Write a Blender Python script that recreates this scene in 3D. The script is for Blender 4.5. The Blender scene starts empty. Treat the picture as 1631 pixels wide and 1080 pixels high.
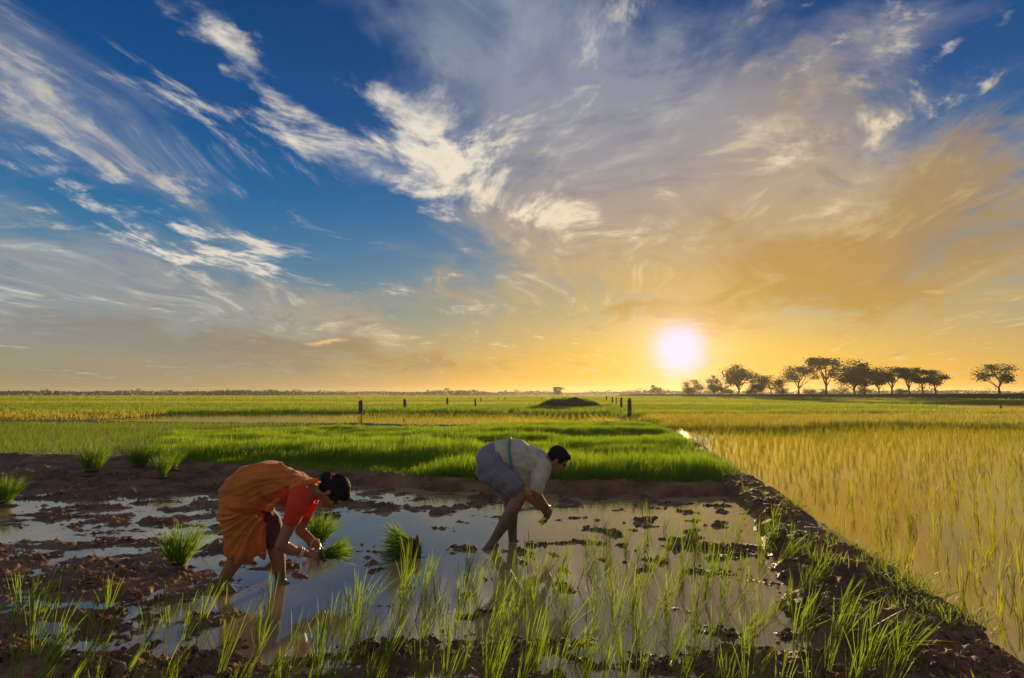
import bpy, bmesh, math, random
import numpy as np
from mathutils import Vector, Matrix, noise as mnoise

R = math.radians
sc = bpy.context.scene
col = sc.collection
rng = np.random.default_rng(7)
random.seed(7)

# ------------------------------------------------------------------ camera
CAM_H, F_PX, PITCH = 1.40, 906.0, R(5.55)
cam = bpy.data.cameras.new("camera")
camo = bpy.data.objects.new("camera", cam)
col.objects.link(camo)
camo.location = (0, 0, CAM_H)
camo.rotation_euler = (R(90) + PITCH, 0, 0)
cam.sensor_width = 36.0
cam.lens = 36.0 * F_PX / 1631.0
cam.clip_start, cam.clip_end = 0.05, 20000.0
sc.camera = camo

def ray(px, py):
    x, y = (px - 815.5) / F_PX, (540.0 - py) / F_PX
    return Vector((x, math.cos(PITCH) - y * math.sin(PITCH), math.sin(PITCH) + y * math.cos(PITCH)))

def on_ground(px, py, z=0.0):
    d = ray(px, py)
    t = (z - CAM_H) / d.z
    return Vector((d.x * t, d.y * t, z))

def at_depth(px, py, Y):
    d = ray(px, py)
    t = Y / d.y
    return Vector((d.x * t, Y, CAM_H + d.z * t))

# ------------------------------------------------------------------ node helpers
class S:
    """A socket with arithmetic, so that shaders read as formulas."""
    nt = None
    def __init__(s, sock): s.k = sock
    @staticmethod
    def m(op, *a, clamp=False):
        n = S.nt.nodes.new("ShaderNodeMath"); n.operation = op; n.use_clamp = clamp
        for i, v in enumerate(a):
            if isinstance(v, S): S.nt.links.new(v.k, n.inputs[i])
            else: n.inputs[i].default_value = float(v)
        return S(n.outputs[0])
    def __add__(s, o): return S.m('ADD', s, o)
    __radd__ = __add__
    def __sub__(s, o): return S.m('SUBTRACT', s, o)
    def __rsub__(s, o): return S.m('SUBTRACT', o, s)
    def __mul__(s, o): return S.m('MULTIPLY', s, o)
    __rmul__ = __mul__
    def __truediv__(s, o): return S.m('DIVIDE', s, o)
    def __neg__(s): return S.m('MULTIPLY', s, -1.0)

def smooth(x, lo, hi):
    n = S.nt.nodes.new("ShaderNodeMapRange"); n.interpolation_type = 'SMOOTHSTEP'
    S.nt.links.new(x.k, n.inputs[0])
    n.inputs[1].default_value, n.inputs[2].default_value = lo, hi
    return S(n.outputs[0])

def expo(x): return S.m('EXPONENT', x)

def vec(x, y, z=0.0):
    n = S.nt.nodes.new("ShaderNodeCombineXYZ")
    for i, v in enumerate((x, y, z)):
        if isinstance(v, S): S.nt.links.new(v.k, n.inputs[i])
        else: n.inputs[i].default_value = float(v)
    return S(n.outputs[0])

def sep(v):
    n = S.nt.nodes.new("ShaderNodeSeparateXYZ"); S.nt.links.new(v.k, n.inputs[0])
    return [S(o) for o in n.outputs]

def noise_tex(v, scale=1.0, detail=4.0, rough=0.55, dist=0.0, lac=2.0, want='Fac', dim='3D'):
    n = S.nt.nodes.new("ShaderNodeTexNoise")
    n.noise_dimensions = dim
    if v is not None: S.nt.links.new(v.k, n.inputs['Vector'])
    n.inputs['Scale'].default_value = scale; n.inputs['Detail'].default_value = detail
    n.inputs['Roughness'].default_value = rough; n.inputs['Distortion'].default_value = dist
    n.inputs['Lacunarity'].default_value = lac
    return S(n.outputs[want])

def mix(f, a, b, mode='MIX'):
    n = S.nt.nodes.new("ShaderNodeMix"); n.data_type = 'RGBA'; n.blend_type = mode
    n.clamp_factor = True
    for i, v in ((0, f), (6, a), (7, b)):
        if isinstance(v, S): S.nt.links.new(v.k, n.inputs[i])
        elif i == 0: n.inputs[0].default_value = float(v)
        else: n.inputs[i].default_value = (*v[:3], 1.0)
    return S(n.outputs[2])

def ramp(x, stops, interp='LINEAR'):
    n = S.nt.nodes.new("ShaderNodeValToRGB"); n.color_ramp.interpolation = interp
    e = n.color_ramp.elements
    while len(e) < len(stops): e.new(0.5)
    for k, (p, c) in enumerate(stops):
        e[k].position = p; e[k].color = (*c, 1.0)
    S.nt.links.new(x.k, n.inputs[0])
    return S(n.outputs[0])

# ------------------------------------------------------------------ world: sunset sky with drifting cloud
SUN_AZ, SUN_EL = R(16.4), R(4.4)
SUN_DIR = Vector((math.sin(SUN_AZ) * math.cos(SUN_EL), math.cos(SUN_AZ) * math.cos(SUN_EL), math.sin(SUN_EL)))

world = bpy.data.worlds.new("World")
sc.world = world
world.use_nodes = True
S.nt = world.node_tree
bg = S.nt.nodes["Background"]

def build_sky():
    nt = S.nt
    tc = nt.nodes.new("ShaderNodeTexCoord")
    nrm = nt.nodes.new("ShaderNodeVectorMath"); nrm.operation = 'NORMALIZE'
    nt.links.new(tc.outputs['Generated'], nrm.inputs[0])
    D = S(nrm.outputs[0])
    x, y, z = sep(D)
    K = 180.0 / math.pi
    u = S.m('ARCTAN2', x, y) * K                      # azimuth, degrees right of +Y
    v = S.m('ARCSINE', z) * K                         # elevation, degrees
    dotn = nt.nodes.new("ShaderNodeVectorMath"); dotn.operation = 'DOT_PRODUCT'
    nt.links.new(D.k, dotn.inputs[0]); dotn.inputs[1].default_value = SUN_DIR
    th = S.m('ARCCOSINE', S.m('MINIMUM', S(dotn.outputs['Value']), 0.999999)) * K
    vp = S.m('MAXIMUM', v, 0.0)

    # the cloud deck: coordinates on a level plane overhead, one axis towards the sun's side
    zz = S.m('MAXIMUM', z, 0.0) + 0.10
    X, Y = x / zz, y / zz
    a0 = R(9.0)
    al = X * math.sin(a0) + Y * math.cos(a0)
    ac = X * math.cos(a0) - Y * math.sin(a0)
    def n2(p, q, off, det, rough): return noise_tex(vec(p + off, q - off * 1.7), 1.0, det, rough, dim='2D')
    w1 = n2(al * 0.5, ac * 0.8, 3.1, 2, .5)
    w2 = n2(al * 0.5, ac * 0.8, 19.7, 2, .5)
    al2, ac2 = al + (w1 - 0.5) * 1.9, ac + (w2 - 0.5) * 1.0
    streak = n2(al2 * 0.62, ac2 * 1.7, 0.0, 6, .60)
    fibre = n2(al2 * 2.2, ac2 * 5.2, 41.0, 6, .66)
    billow = n2(al2 * 4.2, ac2 * 5.0, 73.0, 6, .66)
    soft = n2(al2 * 0.45, ac2 * 0.8, 112.0, 3, .55)
    # edge wobble of the cloud outlines (degrees)
    du = n2(u * 0.11, v * 0.19, 151.0, 4, .62) - 0.5
    dv = n2(u * 0.11, v * 0.19, 205.0, 4, .62) - 0.5
    uu, vv = u + du * 11.0, v + dv * 5.0
    UV = vec(uu, vv, 0.0)

    def blobs(lst):
        tot = None
        for (px, py, rx, ry, rot, amp) in lst:
            d = ray(px, py).normalized()
            cu, cv = math.degrees(math.atan2(d.x, d.y)), math.degrees(math.asin(d.z))
            mp = nt.nodes.new("ShaderNodeMapping"); mp.vector_type = 'TEXTURE'
            nt.links.new(UV.k, mp.inputs[0])
            mp.inputs['Location'].default_value = (cu, cv, 0)
            mp.inputs['Rotation'].default_value = (0, 0, R(-rot))
            mp.inputs['Scale'].default_value = (1.75 * rx * 57.3 / F_PX * math.cos(R(cu)), 1.75 * ry * 57.3 / F_PX, 1)
            g = nt.nodes.new("ShaderNodeTexGradient"); g.gradient_type = 'SPHERICAL'
            nt.links.new(mp.outputs[0], g.inputs[0])
            tot = S.m('MULTIPLY_ADD', S(g.outputs['Fac']), amp, 0.0 if tot is None else tot)
        return tot

    white = blobs([
        (650, 232, 170, 50, 14, 1.05), (450, 150, 190, 20, 28, .75), (470, 228, 220, 26, 8, .75),
        (600, 298, 200, 22, 3, .85), (110, 255, 170, 12, 17, .5), (260, 340, 190, 11, 9, .75),
        (190, 372, 150, 17, 17, .75), (400, 405, 120, 19, -3, .85), (480, 445, 150, 8, 8, .7),
        (270, 14, 100, 26, 10, .75), (1370, 212, 105, 22, -6, 1.0), (1010, 85, 70, 60, -40, .5),
        (1318, 78, 45, 14, -30, .7), (1592, 125, 22, 14, 30, .8), (930, 345, 100, 20, 12, .75),
        (130, 180, 260, 30, 18, .08), (1535, 45, 60, 14, -20, .55), (1500, 95, 130, 12, -28, .45),
        (1230, 340, 150, 26, 10, .55), (1560, 330, 150, 20, -14, .5), (830, 330, 110, 14, 20, .5)])
    veil = blobs([
        (880, 160, 330, 150, 28, .85), (1120, 270, 400, 120, 8, .75), (720, 20, 280, 60, 18, .6),
        (120, 430, 480, 62, 5, .95), (330, 510, 420, 40, 3, .65), (1480, 30, 190, 40, -5, .4),
        (1250, 380, 420, 110, -6, .7), (80, 190, 260, 70, 18, .3), (950, 400, 260, 70, 10, .55)])
    dark = blobs([
        (1300, 432, 260, 46, -10, 1.0), (1240, 395, 130, 45, 20, .7), (1135, 352, 50, 26, 40, .8),
        (1530, 270, 190, 44, -38, 1.05), (1440, 345, 110, 40, -40, .8), (1320, 160, 120, 45, 38, .6),
        (1550, 395, 220, 50, -18, .9), (1010, 497, 130, 12, -2, .75), (380, 548, 330, 20, 3, 1.0),
        (560, 572, 220, 22, 4, .8), (120, 598, 300, 26, 2, .8), (240, 492, 90, 3, 3, .7)])

    # clear air
    vn = S.m('DIVIDE', vp, 60.0, clamp=True)
    far = ramp(vn, [(0.0, (.20, .165, .095)), (0.045, (.19, .18, .13)), (.12, (.105, .165, .185)), (.20, (.034, .122, .215)),
                    (.30, (.005, .078, .205)), (.42, (.002, .045, .155)), (.60, (.002, .028, .110)), (1.0, (.005, .035, .11))])
    sky_node = nt.nodes.new("ShaderNodeTexSky"); sky_node.sky_type = 'NISHITA'; sky_node.sun_disc = False
    sky_node.sun_elevation, sky_node.sun_rotation = SUN_EL, SUN_AZ
    sky_node.air_density, sky_node.dust_density, sky_node.ozone_density = 1.3, 1.5, 4.0
    nishita = S(sky_node.outputs[0])
    # golden evening haze: low, and thickest on the sun's side
    ud = u - math.degrees(SUN_AZ)
    dus = S.m('MAXIMUM', ud, ud * -1.35)
    side = expo(-(dus * dus) * (1.0 / (36.0 ** 2)))
    gold = S.m('ADD', expo(-(vp * vp) * (1.0 / (13.0 ** 2))) * side * 1.0, expo(-vp * (1.0 / 2.6)) * (side * .5 + 0.14), clamp=True)
    gold_c = ramp(S.m('DIVIDE', vp, 16.0, clamp=True), [(0, (.58, .275, .010)), (.25, (.54, .305, .016)), (.6, (.41, .285, .058)), (1, (.27, .25, .18))])
    clear = mix(gold * .88, far, gold_c)
    clear = mix(1.0, clear, mix(1.0, nishita, (.010, .010, .010), 'MULTIPLY'), 'ADD')

    gold2 = S.m('MULTIPLY', expo(-(vp * vp) / S.m('MULTIPLY_ADD', smooth(u, 12.0, 34.0), 230.0, 18.5 ** 2)) * expo(-(dus * dus) * (1.0 / (42.0 ** 2))), 1.1, clamp=True)
    c_veil = mix(gold2, mix(smooth(vp, 4, 24), (.195, .215, .215), (.175, .205, .27)), (.50, .305, .062))
    c_veil = mix(smooth(fibre, .45, .75) * .35, c_veil, mix(gold2, (.44, .43, .41), (.68, .48, .18)))
    c_white = mix(gold2 * .8, (.62, .565, .46), (.78, .55, .22))
    c_veil = mix(smooth(billow, .52, .30) * .45, c_veil, mix(gold2, (.105, .135, .205), (.40, .235, .05)))
    c_white = mix(smooth(billow, .62, .36) * .55, c_white, mix(gold2, (.27, .30, .35), (.5, .33, .12)))
    # front-lit cloud opposite the sun, mostly unseen, brightened and warmed as added fill light
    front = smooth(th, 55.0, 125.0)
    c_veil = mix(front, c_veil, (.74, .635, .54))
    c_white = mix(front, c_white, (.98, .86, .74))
    c_dark = mix(gold2, mix(smooth(vp, 2, 14), (.165, .150, .120), (.13, .125, .12)), (.36, .195, .022))

    veil = veil + smooth(S.m('ABSOLUTE', u), 38, 75) * .34     # the same broken cloud goes on all round
    f_veil = smooth(veil * 1.0 + (soft - .5) * 1.2 + (streak - .5) * 1.5 + (billow - .5) * .5, .10, 1.05) * .88
    f_white = smooth(white * .82 + (streak - .5) * 1.6 + (fibre - .5) * 1.9 + (billow - .5) * 1.7, .16, 1.16) * .86 * S.m('MULTIPLY_ADD', smooth(fibre * .45 + billow * .55, .40, .58), .62, .38)
    wisps = smooth(streak * .6 + fibre * .5, .57, .90) * .30
    f_dark = smooth(dark * .85 + (soft - .5) * .8 + (billow - .5) * 1.3 + (streak - .5) * 1.7 + (fibre - .5) * .7, .15, 1.1) * .72
    up = smooth(v, .3, 3.0)
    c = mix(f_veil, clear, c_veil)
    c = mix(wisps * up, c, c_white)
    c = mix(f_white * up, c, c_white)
    c = mix(f_dark * up, c, c_dark)
    # the one small cloud still catching the sun low in the west
    c = mix(blobs([(515, 551, 26, 5, 1, .75)]), c, (.75, .42, .12))
    # the sun's own disc, wide and soft in the moist air
    glow = expo(-th * (1.0 / 5.0)) * .16
    c = mix(1.0, c, mix(glow, (0, 0, 0), (1.0, .62, .16)), 'ADD')
    c = mix(expo(-(th * th) * (1.0 / 3.8 ** 2)) * .55, c, (.80, .55, .38))
    disc = smooth(th + (fibre - .5) * 1.8, 3.6, .5)
    c = mix(disc, c, (.62, .57, .74))
    return c

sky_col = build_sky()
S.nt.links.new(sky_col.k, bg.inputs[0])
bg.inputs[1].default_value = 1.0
world.cycles.sampling_method = 'NONE'

# ------------------------------------------------------------------ the sun itself
sun = bpy.data.lights.new("sun", 'SUN')
sun.energy = 4.6
sun.angle = R(0.8)
sun.color = (1.0, .72, .36)
suno = bpy.data.objects.new("sun", sun)
col.objects.link(suno)
suno.rotation_euler = (-SUN_DIR).to_track_quat('-Z', 'Y').to_euler()

sc.view_settings.view_transform = 'Standard'
sc.view_settings.look = 'None'
sc.view_settings.exposure = 0.56
sc.view_settings.gamma = 1.0
sc.view_settings.use_curve_mapping = False
sc.cycles.use_denoising = True
sc.cycles.sample_clamp_indirect = 6.0
sc.cycles.sample_clamp_direct = 5.0
sc.cycles.max_bounces = 6
sc.cycles.transparent_max_bounces = 12
sc.cycles.caustics_reflective = False
sc.cycles.caustics_refractive = False

# ------------------------------------------------------------------ numpy noise
def _hash(ix, iy, seed):
    h = (ix * 374761393 + iy * 668265263 + seed * 974634533) & 0xFFFFFFFF
    h = ((h ^ (h >> 13)) * 1274126177) & 0xFFFFFFFF
    return ((h ^ (h >> 16)) & 0xFFFFFF) / float(0xFFFFFF)

def vnoise(x, y, seed=0):
    xi, yi = np.floor(x).astype(np.int64), np.floor(y).astype(np.int64)
    fx, fy = x - xi, y - yi
    fx, fy = fx * fx * (3 - 2 * fx), fy * fy * (3 - 2 * fy)
    a, b = _hash(xi, yi, seed), _hash(xi + 1, yi, seed)
    c, d = _hash(xi, yi + 1, seed), _hash(xi + 1, yi + 1, seed)
    return (a + (b - a) * fx + (c - a) * fy + (a - b - c + d) * fx * fy) * 2 - 1

def fbm(x, y, octv=4, seed=0, gain=.5, ridge=False):
    t, amp, s = 0, 1.0, 0
    for o in range(octv):
        ca, sa = math.cos(.7 * o), math.sin(.7 * o)
        n = vnoise((x * ca - y * sa) * 2 ** o + 17.3 * o, (x * sa + y * ca) * 2 ** o - 9.1 * o, seed + o)
        t = t + amp * ((1 - 2 * np.abs(n)) if ridge else n)
        s += amp; amp *= gain
    return t / s

def seg_dist(x, y, pts):
    """distance to a polyline and how far along it"""
    best = np.full(np.shape(x), 1e9); along = np.zeros(np.shape(x)); acc = 0
    for (x0, y0), (x1, y1) in zip(pts[:-1], pts[1:]):
        dx, dy = x1 - x0, y1 - y0; L = math.hypot(dx, dy)
        t = np.clip(((x - x0) * dx + (y - y0) * dy) / (L * L), 0, 1)
        d = np.hypot(x - x0 - t * dx, y - y0 - t * dy)
        m = d < best
        best = np.where(m, d, best); along = np.where(m, acc + t * L, along); acc += L
    return best, along

def inside(x, y, poly):
    x, y = np.asarray(x), np.asarray(y)
    r = np.zeros(x.shape, bool)
    for (x0, y0), (x1, y1) in zip(poly, poly[1:] + poly[:1]):
        c = ((y0 > y) != (y1 > y)) & (x < (x1 - x0) * (y - y0) / (y1 - y0 + 1e-12) + x0)
        r ^= c
    return r

def sstep(a, b, x):
    t = np.clip((x - a) / (b - a), 0, 1)
    return t * t * (3 - 2 * t)

# ------------------------------------------------------------------ the lie of the land
BUND = [(1.55, .6), (1.85, 2.0), (2.08, 3.0), (2.62, 4.85), (3.02, 6.5), (3.35, 8.3), (3.75, 10.5), (4.45, 14.2), (5.4, 20.0), (6.35, 27.0), (7.1, 34.8)]
BANK = [(-34.0, 12.2), (-18.0, 12.6), (-11.0, 12.5), (-7.2, 11.55), (-4.0, 10.0), (-1.0, 8.75), (1.2, 8.45), (3.3, 8.4)]
BACK = [(-40.0, 31.5), (-11.9, 26.5), (-7.3, 26.3), (-3.2, 24.6), (-.6, 25.2), (3.0, 27.5), (6.35, 28.5)]
BED = [(-7.4, 11.7), (-4.0, 10.15), (-1.0, 8.9), (1.2, 8.65), (2.7, 8.6), (3.35, 9.2), (4.3, 14.2), (5.2, 20.0), (6.1, 27.3),
       (3.0, 26.8), (-.6, 24.6), (-3.2, 23.6), (-7.3, 23.2), (-12.4, 21.0)]
LEFT_P = [(-36, 13.2), (-11, 13.2), (-8.0, 12.4), (-12.8, 21.3), (-7.3, 25.6), (-11.9, 25.8), (-40, 30.8)]
MUD = [(1.3, .2), (1.8, 2.0), (2.15, 3.0), (2.6, 4.85), (2.95, 6.5), (3.1, 8.2), (1.2, 8.3), (-1.0, 8.6), (-4.0, 9.85), (-7.2, 11.4), (-11, 12.3), (-34, 12), (-34, .2)]
STRIP = [(-22, 28.9), (-12, 27.2), (-3.2, 25.4), (6.4, 29.0), (7.0, 38.5), (-16, 43.0), (-24, 41.0)]
RIGHT_P = [(2.1, .4), (2.6, 3.0), (3.1, 4.85), (3.7, 8.3), (4.8, 14.2), (6.7, 27), (7.6, 36), (40, 36), (40, .4)]

def land(x, y):
    """height of the soil; the water stands at 0"""
    r = np.hypot(x, y)
    h = np.full(x.shape, .012) + .02 * fbm(x * .05, y * .05, 3, 5)           # far fields: a few mm to cm above the water
    h = np.where(r > 45, h + .01, h)
    # flooded parcels
    flooded = inside(x, y, RIGHT_P) | inside(x, y, STRIP) | inside(x, y, LEFT_P)
    h = np.where(flooded, -.05 + .028 * fbm(x * 1.3, y * 1.3, 4, 21) + .02 * sstep(.35, .8, fbm(x * .9, y * .9, 3, 33)) * 2.0, h)
    # the puddled mud paddy
    mud = inside(x, y, MUD)
    bias = -.025 + .013 * sstep(-1.5, -3.2, x) * sstep(3.0, 4.6, y) + .034 * sstep(3.9, 2.9, y)
    bias = bias + .016 * sstep(1.1, 2.3, x) * sstep(8, 5, y) + .050 * sstep(-3.0, -6.0, x) * sstep(7.2, 9.0, y)
    bias = bias + .016 * sstep(4.4, 3.8, y + .25 * x) * sstep(-1.4, -2.2, x)
    wx, wy = x + .15 * fbm(x * 2, y * 2, 2, 61), y + .15 * fbm(x * 2, y * 2, 2, 62)
    big = fbm(wx * .75, wy * 1.5, 3, 11)
    mid = fbm(wx * 2.6, wy * 4.2, 3, 12)
    clod = fbm(wx * 7.5, wy * 9.0, 3, 13, .55, True)
    fine = fbm(x * 34, y * 34, 3, 14, .6)
    hm = bias + .030 * big + .032 * mid
    up = sstep(-.028, .016, hm)
    hm = hm + up * (.025 * clod + .015 * fine * (.5 + sstep(-.2, .6, clod))) + .004 * fine
    # footprints and stray clods
    cl = sstep(.12, .50, fbm(wx * 3.9 + 5, wy * 5.6, 3, 15)) * (.042 + .022 * fine + .012 * clod)
    hm = hm + cl * sstep(-.075, -.03, hm) * sstep(-.45, .15, fbm(x * .9 + 3, y * 1.4, 2, 16))
    h = np.where(mud, hm, h)
    # seedbed
    h = np.where(inside(x, y, BED), .05 + .035 * fbm(x * .35, y * .35, 2, 71), h)
    rough = .5 + .5 * fbm(x * 3.1, y * 3.1, 3, 41)
    lump = fbm(x * 9, y * 9, 3, 43, .55)
    for pts, hh, ww in ((BUND, .12, .33), (BANK, .14, .36), (BACK, .10, .40)):
        d, al = seg_dist(x + (.13 * fbm(y * .9, y * 0 + 2.2, 2, 47) + .05 * fbm(y * 3.3, x, 2, 48)) * (pts is BUND), y, pts)
        wob = 1 + .45 * fbm(x * 1.3, y * 1.3, 3, 45)
        if pts is BUND: wob = wob * (1 + .35 * sstep(7.5, 3.2, y))
        prof = np.exp(-(d / (ww * wob)) ** 4)
        top = hh * (.60 + .60 * rough) + .050 * lump + .012 * fbm(x * 30, y * 30, 2, 46)
        h = np.maximum(h, -.05 + prof * (top + .05))
    return h

# ------------------------------------------------------------------ material helper
def material(name, fn):
    m = bpy.data.materials.new(name); m.use_nodes = True
    S.nt = m.node_tree
    fn(m.node_tree, m.node_tree.nodes["Principled BSDF"])
    return m

def setp(b, **k):
    for n, v in k.items():
        n = n.replace('_', ' ')
        if isinstance(v, S): S.nt.links.new(v.k, b.inputs[n])
        else: b.inputs[n].default_value = (*v, 1.0) if isinstance(v, tuple) and len(v) == 3 else v

def attr(name, what='Fac'):
    n = S.nt.nodes.new("ShaderNodeAttribute"); n.attribute_name = name
    return S(n.outputs[what])

def position():
    n = S.nt.nodes.new("ShaderNodeNewGeometry")
    return S(n.outputs['Position'])

def objpos():
    n = S.nt.nodes.new("ShaderNodeTexCoord")
    return S(n.outputs['Object'])

def bump(h, dist=.01, strength=1.0):
    n = S.nt.nodes.new("ShaderNodeBump"); n.inputs['Distance'].default_value = dist
    n.inputs['Strength'].default_value = strength
    S.nt.links.new(h.k, n.inputs['Height'])
    return S(n.outputs[0])

def tag(o, label=None, cat=None, group=None, kind=None):
    if label: o['label'] = label
    if cat: o['category'] = cat
    if group: o['group'] = group
    if kind: o['kind'] = kind
    return o

def link(name, mesh, mat=None, parent=None):
    o = bpy.data.objects.new(name, mesh)
    col.objects.link(o)
    if mat is not None and mesh is not None and not mesh.materials: mesh.materials.append(mat)
    if parent is not None:
        o.parent = parent
        o.matrix_parent_inverse = parent.matrix_basis.inverted()
    return o

def np_mesh(name, V, F, smooth_shade=True):
    """V (n,3); F list of quads / tris or an (m,k) array"""
    me = bpy.data.meshes.new(name)
    V = np.asarray(V, np.float32)
    if isinstance(F, np.ndarray):
        m, k = F.shape
        me.vertices.add(len(V)); me.vertices.foreach_set("co", V.ravel())
        me.loops.add(m * k); me.loops.foreach_set("vertex_index", F.astype(np.int32).ravel())
        me.polygons.add(m)
        me.polygons.foreach_set("loop_start", np.arange(0, m * k, k, dtype=np.int32))
        me.update(calc_edges=True); me.validate()
    else:
        me.from_pydata([tuple(v) for v in V], [], F)
    if smooth_shade: me.polygons.foreach_set("use_smooth", np.ones(len(me.polygons), bool))
    return me

def build_ground():
    ang = np.concatenate([np.linspace(-180, -54, 40, endpoint=False), np.linspace(-54, 54, 900, endpoint=False), np.linspace(54, 180, 40, endpoint=False)])
    rad = np.concatenate([[.3, .8, 1.2, 1.7], np.geomspace(2.1, 13, 430, endpoint=False), np.geomspace(13, 42, 110, endpoint=False), np.geomspace(42, 1450, 40)])
    A, Rr = np.meshgrid(np.radians(ang), rad)
    X, Y = Rr * np.sin(A), Rr * np.cos(A)
    n, m = len(rad), len(ang)
    Z = land(X.ravel(), Y.ravel())
    V = np.stack([X.ravel(), Y.ravel(), Z], 1)
    i, j = np.meshgrid(np.arange(n - 1), np.arange(m), indexing='ij')
    j2 = (j + 1) % m
    F = np.stack([i * m + j, i * m + j2, (i + 1) * m + j2, (i + 1) * m + j], -1).reshape(-1, 4)[:, ::-1]
    me = np_mesh("ground", V, F)
    x, y = V[:, 0], V[:, 1]
    r = np.hypot(x, y)
    # what grows or lies here: 1 = bare wet mud, 0 = field under crop
    bare = np.ones(len(V)) * sstep(46, 38, r)
    bare = np.where(inside(x, y, BED), .35, bare)
    me.attributes.new("bare", 'FLOAT', 'POINT').data.foreach_set("value", bare.astype(np.float32))
    return me

def m_ground(nt, b):
    P = position()
    x, y, z = sep(P)
    bare = attr("bare")
    n1 = noise_tex(P, 2.2, 5, .6); n2_ = noise_tex(P, 28, 4, .65)
    mud = mix(smooth(n1, .35, .68), (.080, .038, .015), (.215, .115, .048))
    mud = mix(smooth(n2_, .52, .75) * .65, mud, (.34, .18, .075))
    # crop fields far away: bands of differing age
    par = noise_tex(vec(x * .012, y * .045), 1.0, 3, .5, dim='2D')
    fld = ramp(par, [(.3, (.040, .075, .010)), (.45, (.10, .12, .014)), (.55, (.055, .095, .012)), (.68, (.15, .135, .02))])
    setp(b, Base_Color=mix(bare, fld, mud))
    wet = smooth(z + (n1 - .5) * .03, .05, -.005)
    setp(b, Roughness=S.m('MULTIPLY_ADD', wet * bare, -.26, .78), IOR=1.36)
    b.inputs['Specular IOR Level'].default_value = .42
    setp(b, Normal=bump(n2_ + noise_tex(P, 90, 3, .6) * .5, .012, .7))

M_GROUND = material("wet_mud_and_fields", m_ground)
ground = link("ground", build_ground(), M_GROUND)
tag(ground, "dark wet ploughed mud and fields reaching to the horizon", kind="structure")

def m_water(base, ior, spec, rough, rs=.35, rings=False, tint=(1.0, .95, .86)):
    def fn(nt, b):
        P = position()
        rip = noise_tex(P, 5.5, 3, .5) * .7 + noise_tex(P, 26, 3, .55) * .35
        if rings:                                    # rings spreading from wading legs
            x, y, z = sep(P)
            for (cx, cy) in ((-1.68, 4.42), (-.20, 5.40), (.01, 5.62), (-2.10, 4.22)):
                dx, dy = x - cx, y - cy
                d = S.m('SQRT', dx * dx + dy * dy)
                rip = rip + S.m('SINE', d * 105.0) * expo(d * -5.5) * .9
        silt = noise_tex(P, 1.1, 4, .6)
        setp(b, Base_Color=mix(silt, tuple(k * .75 for k in base), tuple(min(1, k * 1.2) for k in base)), Roughness=rough, IOR=ior, Normal=bump(rip, .004, rs))
        b.inputs['Specular IOR Level'].default_value = spec
        b.inputs['Specular Tint'].default_value = (*tint, 1.0)      # warm tint put into the reflections, imitating a golden sky
    return fn

M_PUDDLE = material("stirred_muddy_water", m_water((.36, .250, .120), 1.9, .7, .055, .14, True))
M_WATER = material("clear_paddy_water", m_water((.15, .105, .014), 3.8, 1.0, .05, .16, tint=(1.0, .91, .52)))

def sheet(name, pts, z, mat):
    me = bpy.data.meshes.new(name)
    bm = bmesh.new()
    f = bm.faces.new([bm.verts.new((px, py, z)) for px, py in pts])
    bmesh.ops.triangulate(bm, faces=[f])
    bmesh.ops.recalc_face_normals(bm, faces=bm.faces)
    for f in bm.faces:
        if f.normal.z < 0: f.normal_flip()
    bm.to_mesh(me); bm.free()
    return link(name, me, mat)

_b = [q for q in BUND if q[1] < 8.31]
puddle = sheet("water", [(-60, -30), (1.4, -30)] + _b + [(1.2, 8.45), (-1.0, 8.75), (-4.0, 10.0), (-7.2, 11.55), (-11.0, 12.5), (-18.0, 12.6), (-34.0, 12.2), (-60, 12.2)], 0.0, M_PUDDLE)
tag(puddle, "stirred brown water lying in the mud paddy", kind="structure")
water = sheet("water", [(1.4, -30), (60, -30), (60, 44), (-60, 44), (-60, 12.2), (-34.0, 12.2), (-18.0, 12.6), (-11.0, 12.5), (-7.2, 11.55), (-4.0, 10.0), (-1.0, 8.75), (1.2, 8.45)] + _b[::-1], 0.0, M_WATER)
tag(water, "still water standing in the planted paddies", kind="structure")
far_w = [on_ground(*q) for q in ((1280, 643.5), (1450, 649), (1631, 660), (1750, 664), (1750, 645.5), (1631, 644.5), (1400, 642.5))]
FAR_STRIP = [(p.x, p.y) for p in far_w]
tag(sheet("water", [(p.x, p.y) for p in far_w], .06, M_WATER), "bright strip of open water before the tree bank", kind="structure")
far_w = [on_ground(830, 633.2), on_ground(1270, 634.6), on_ground(1270, 633.0), on_ground(830, 632.0)]
tag(sheet("water", [(p.x, p.y) for p in far_w], .08, M_WATER), "thin line of far water under the sun", kind="structure")

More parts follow.
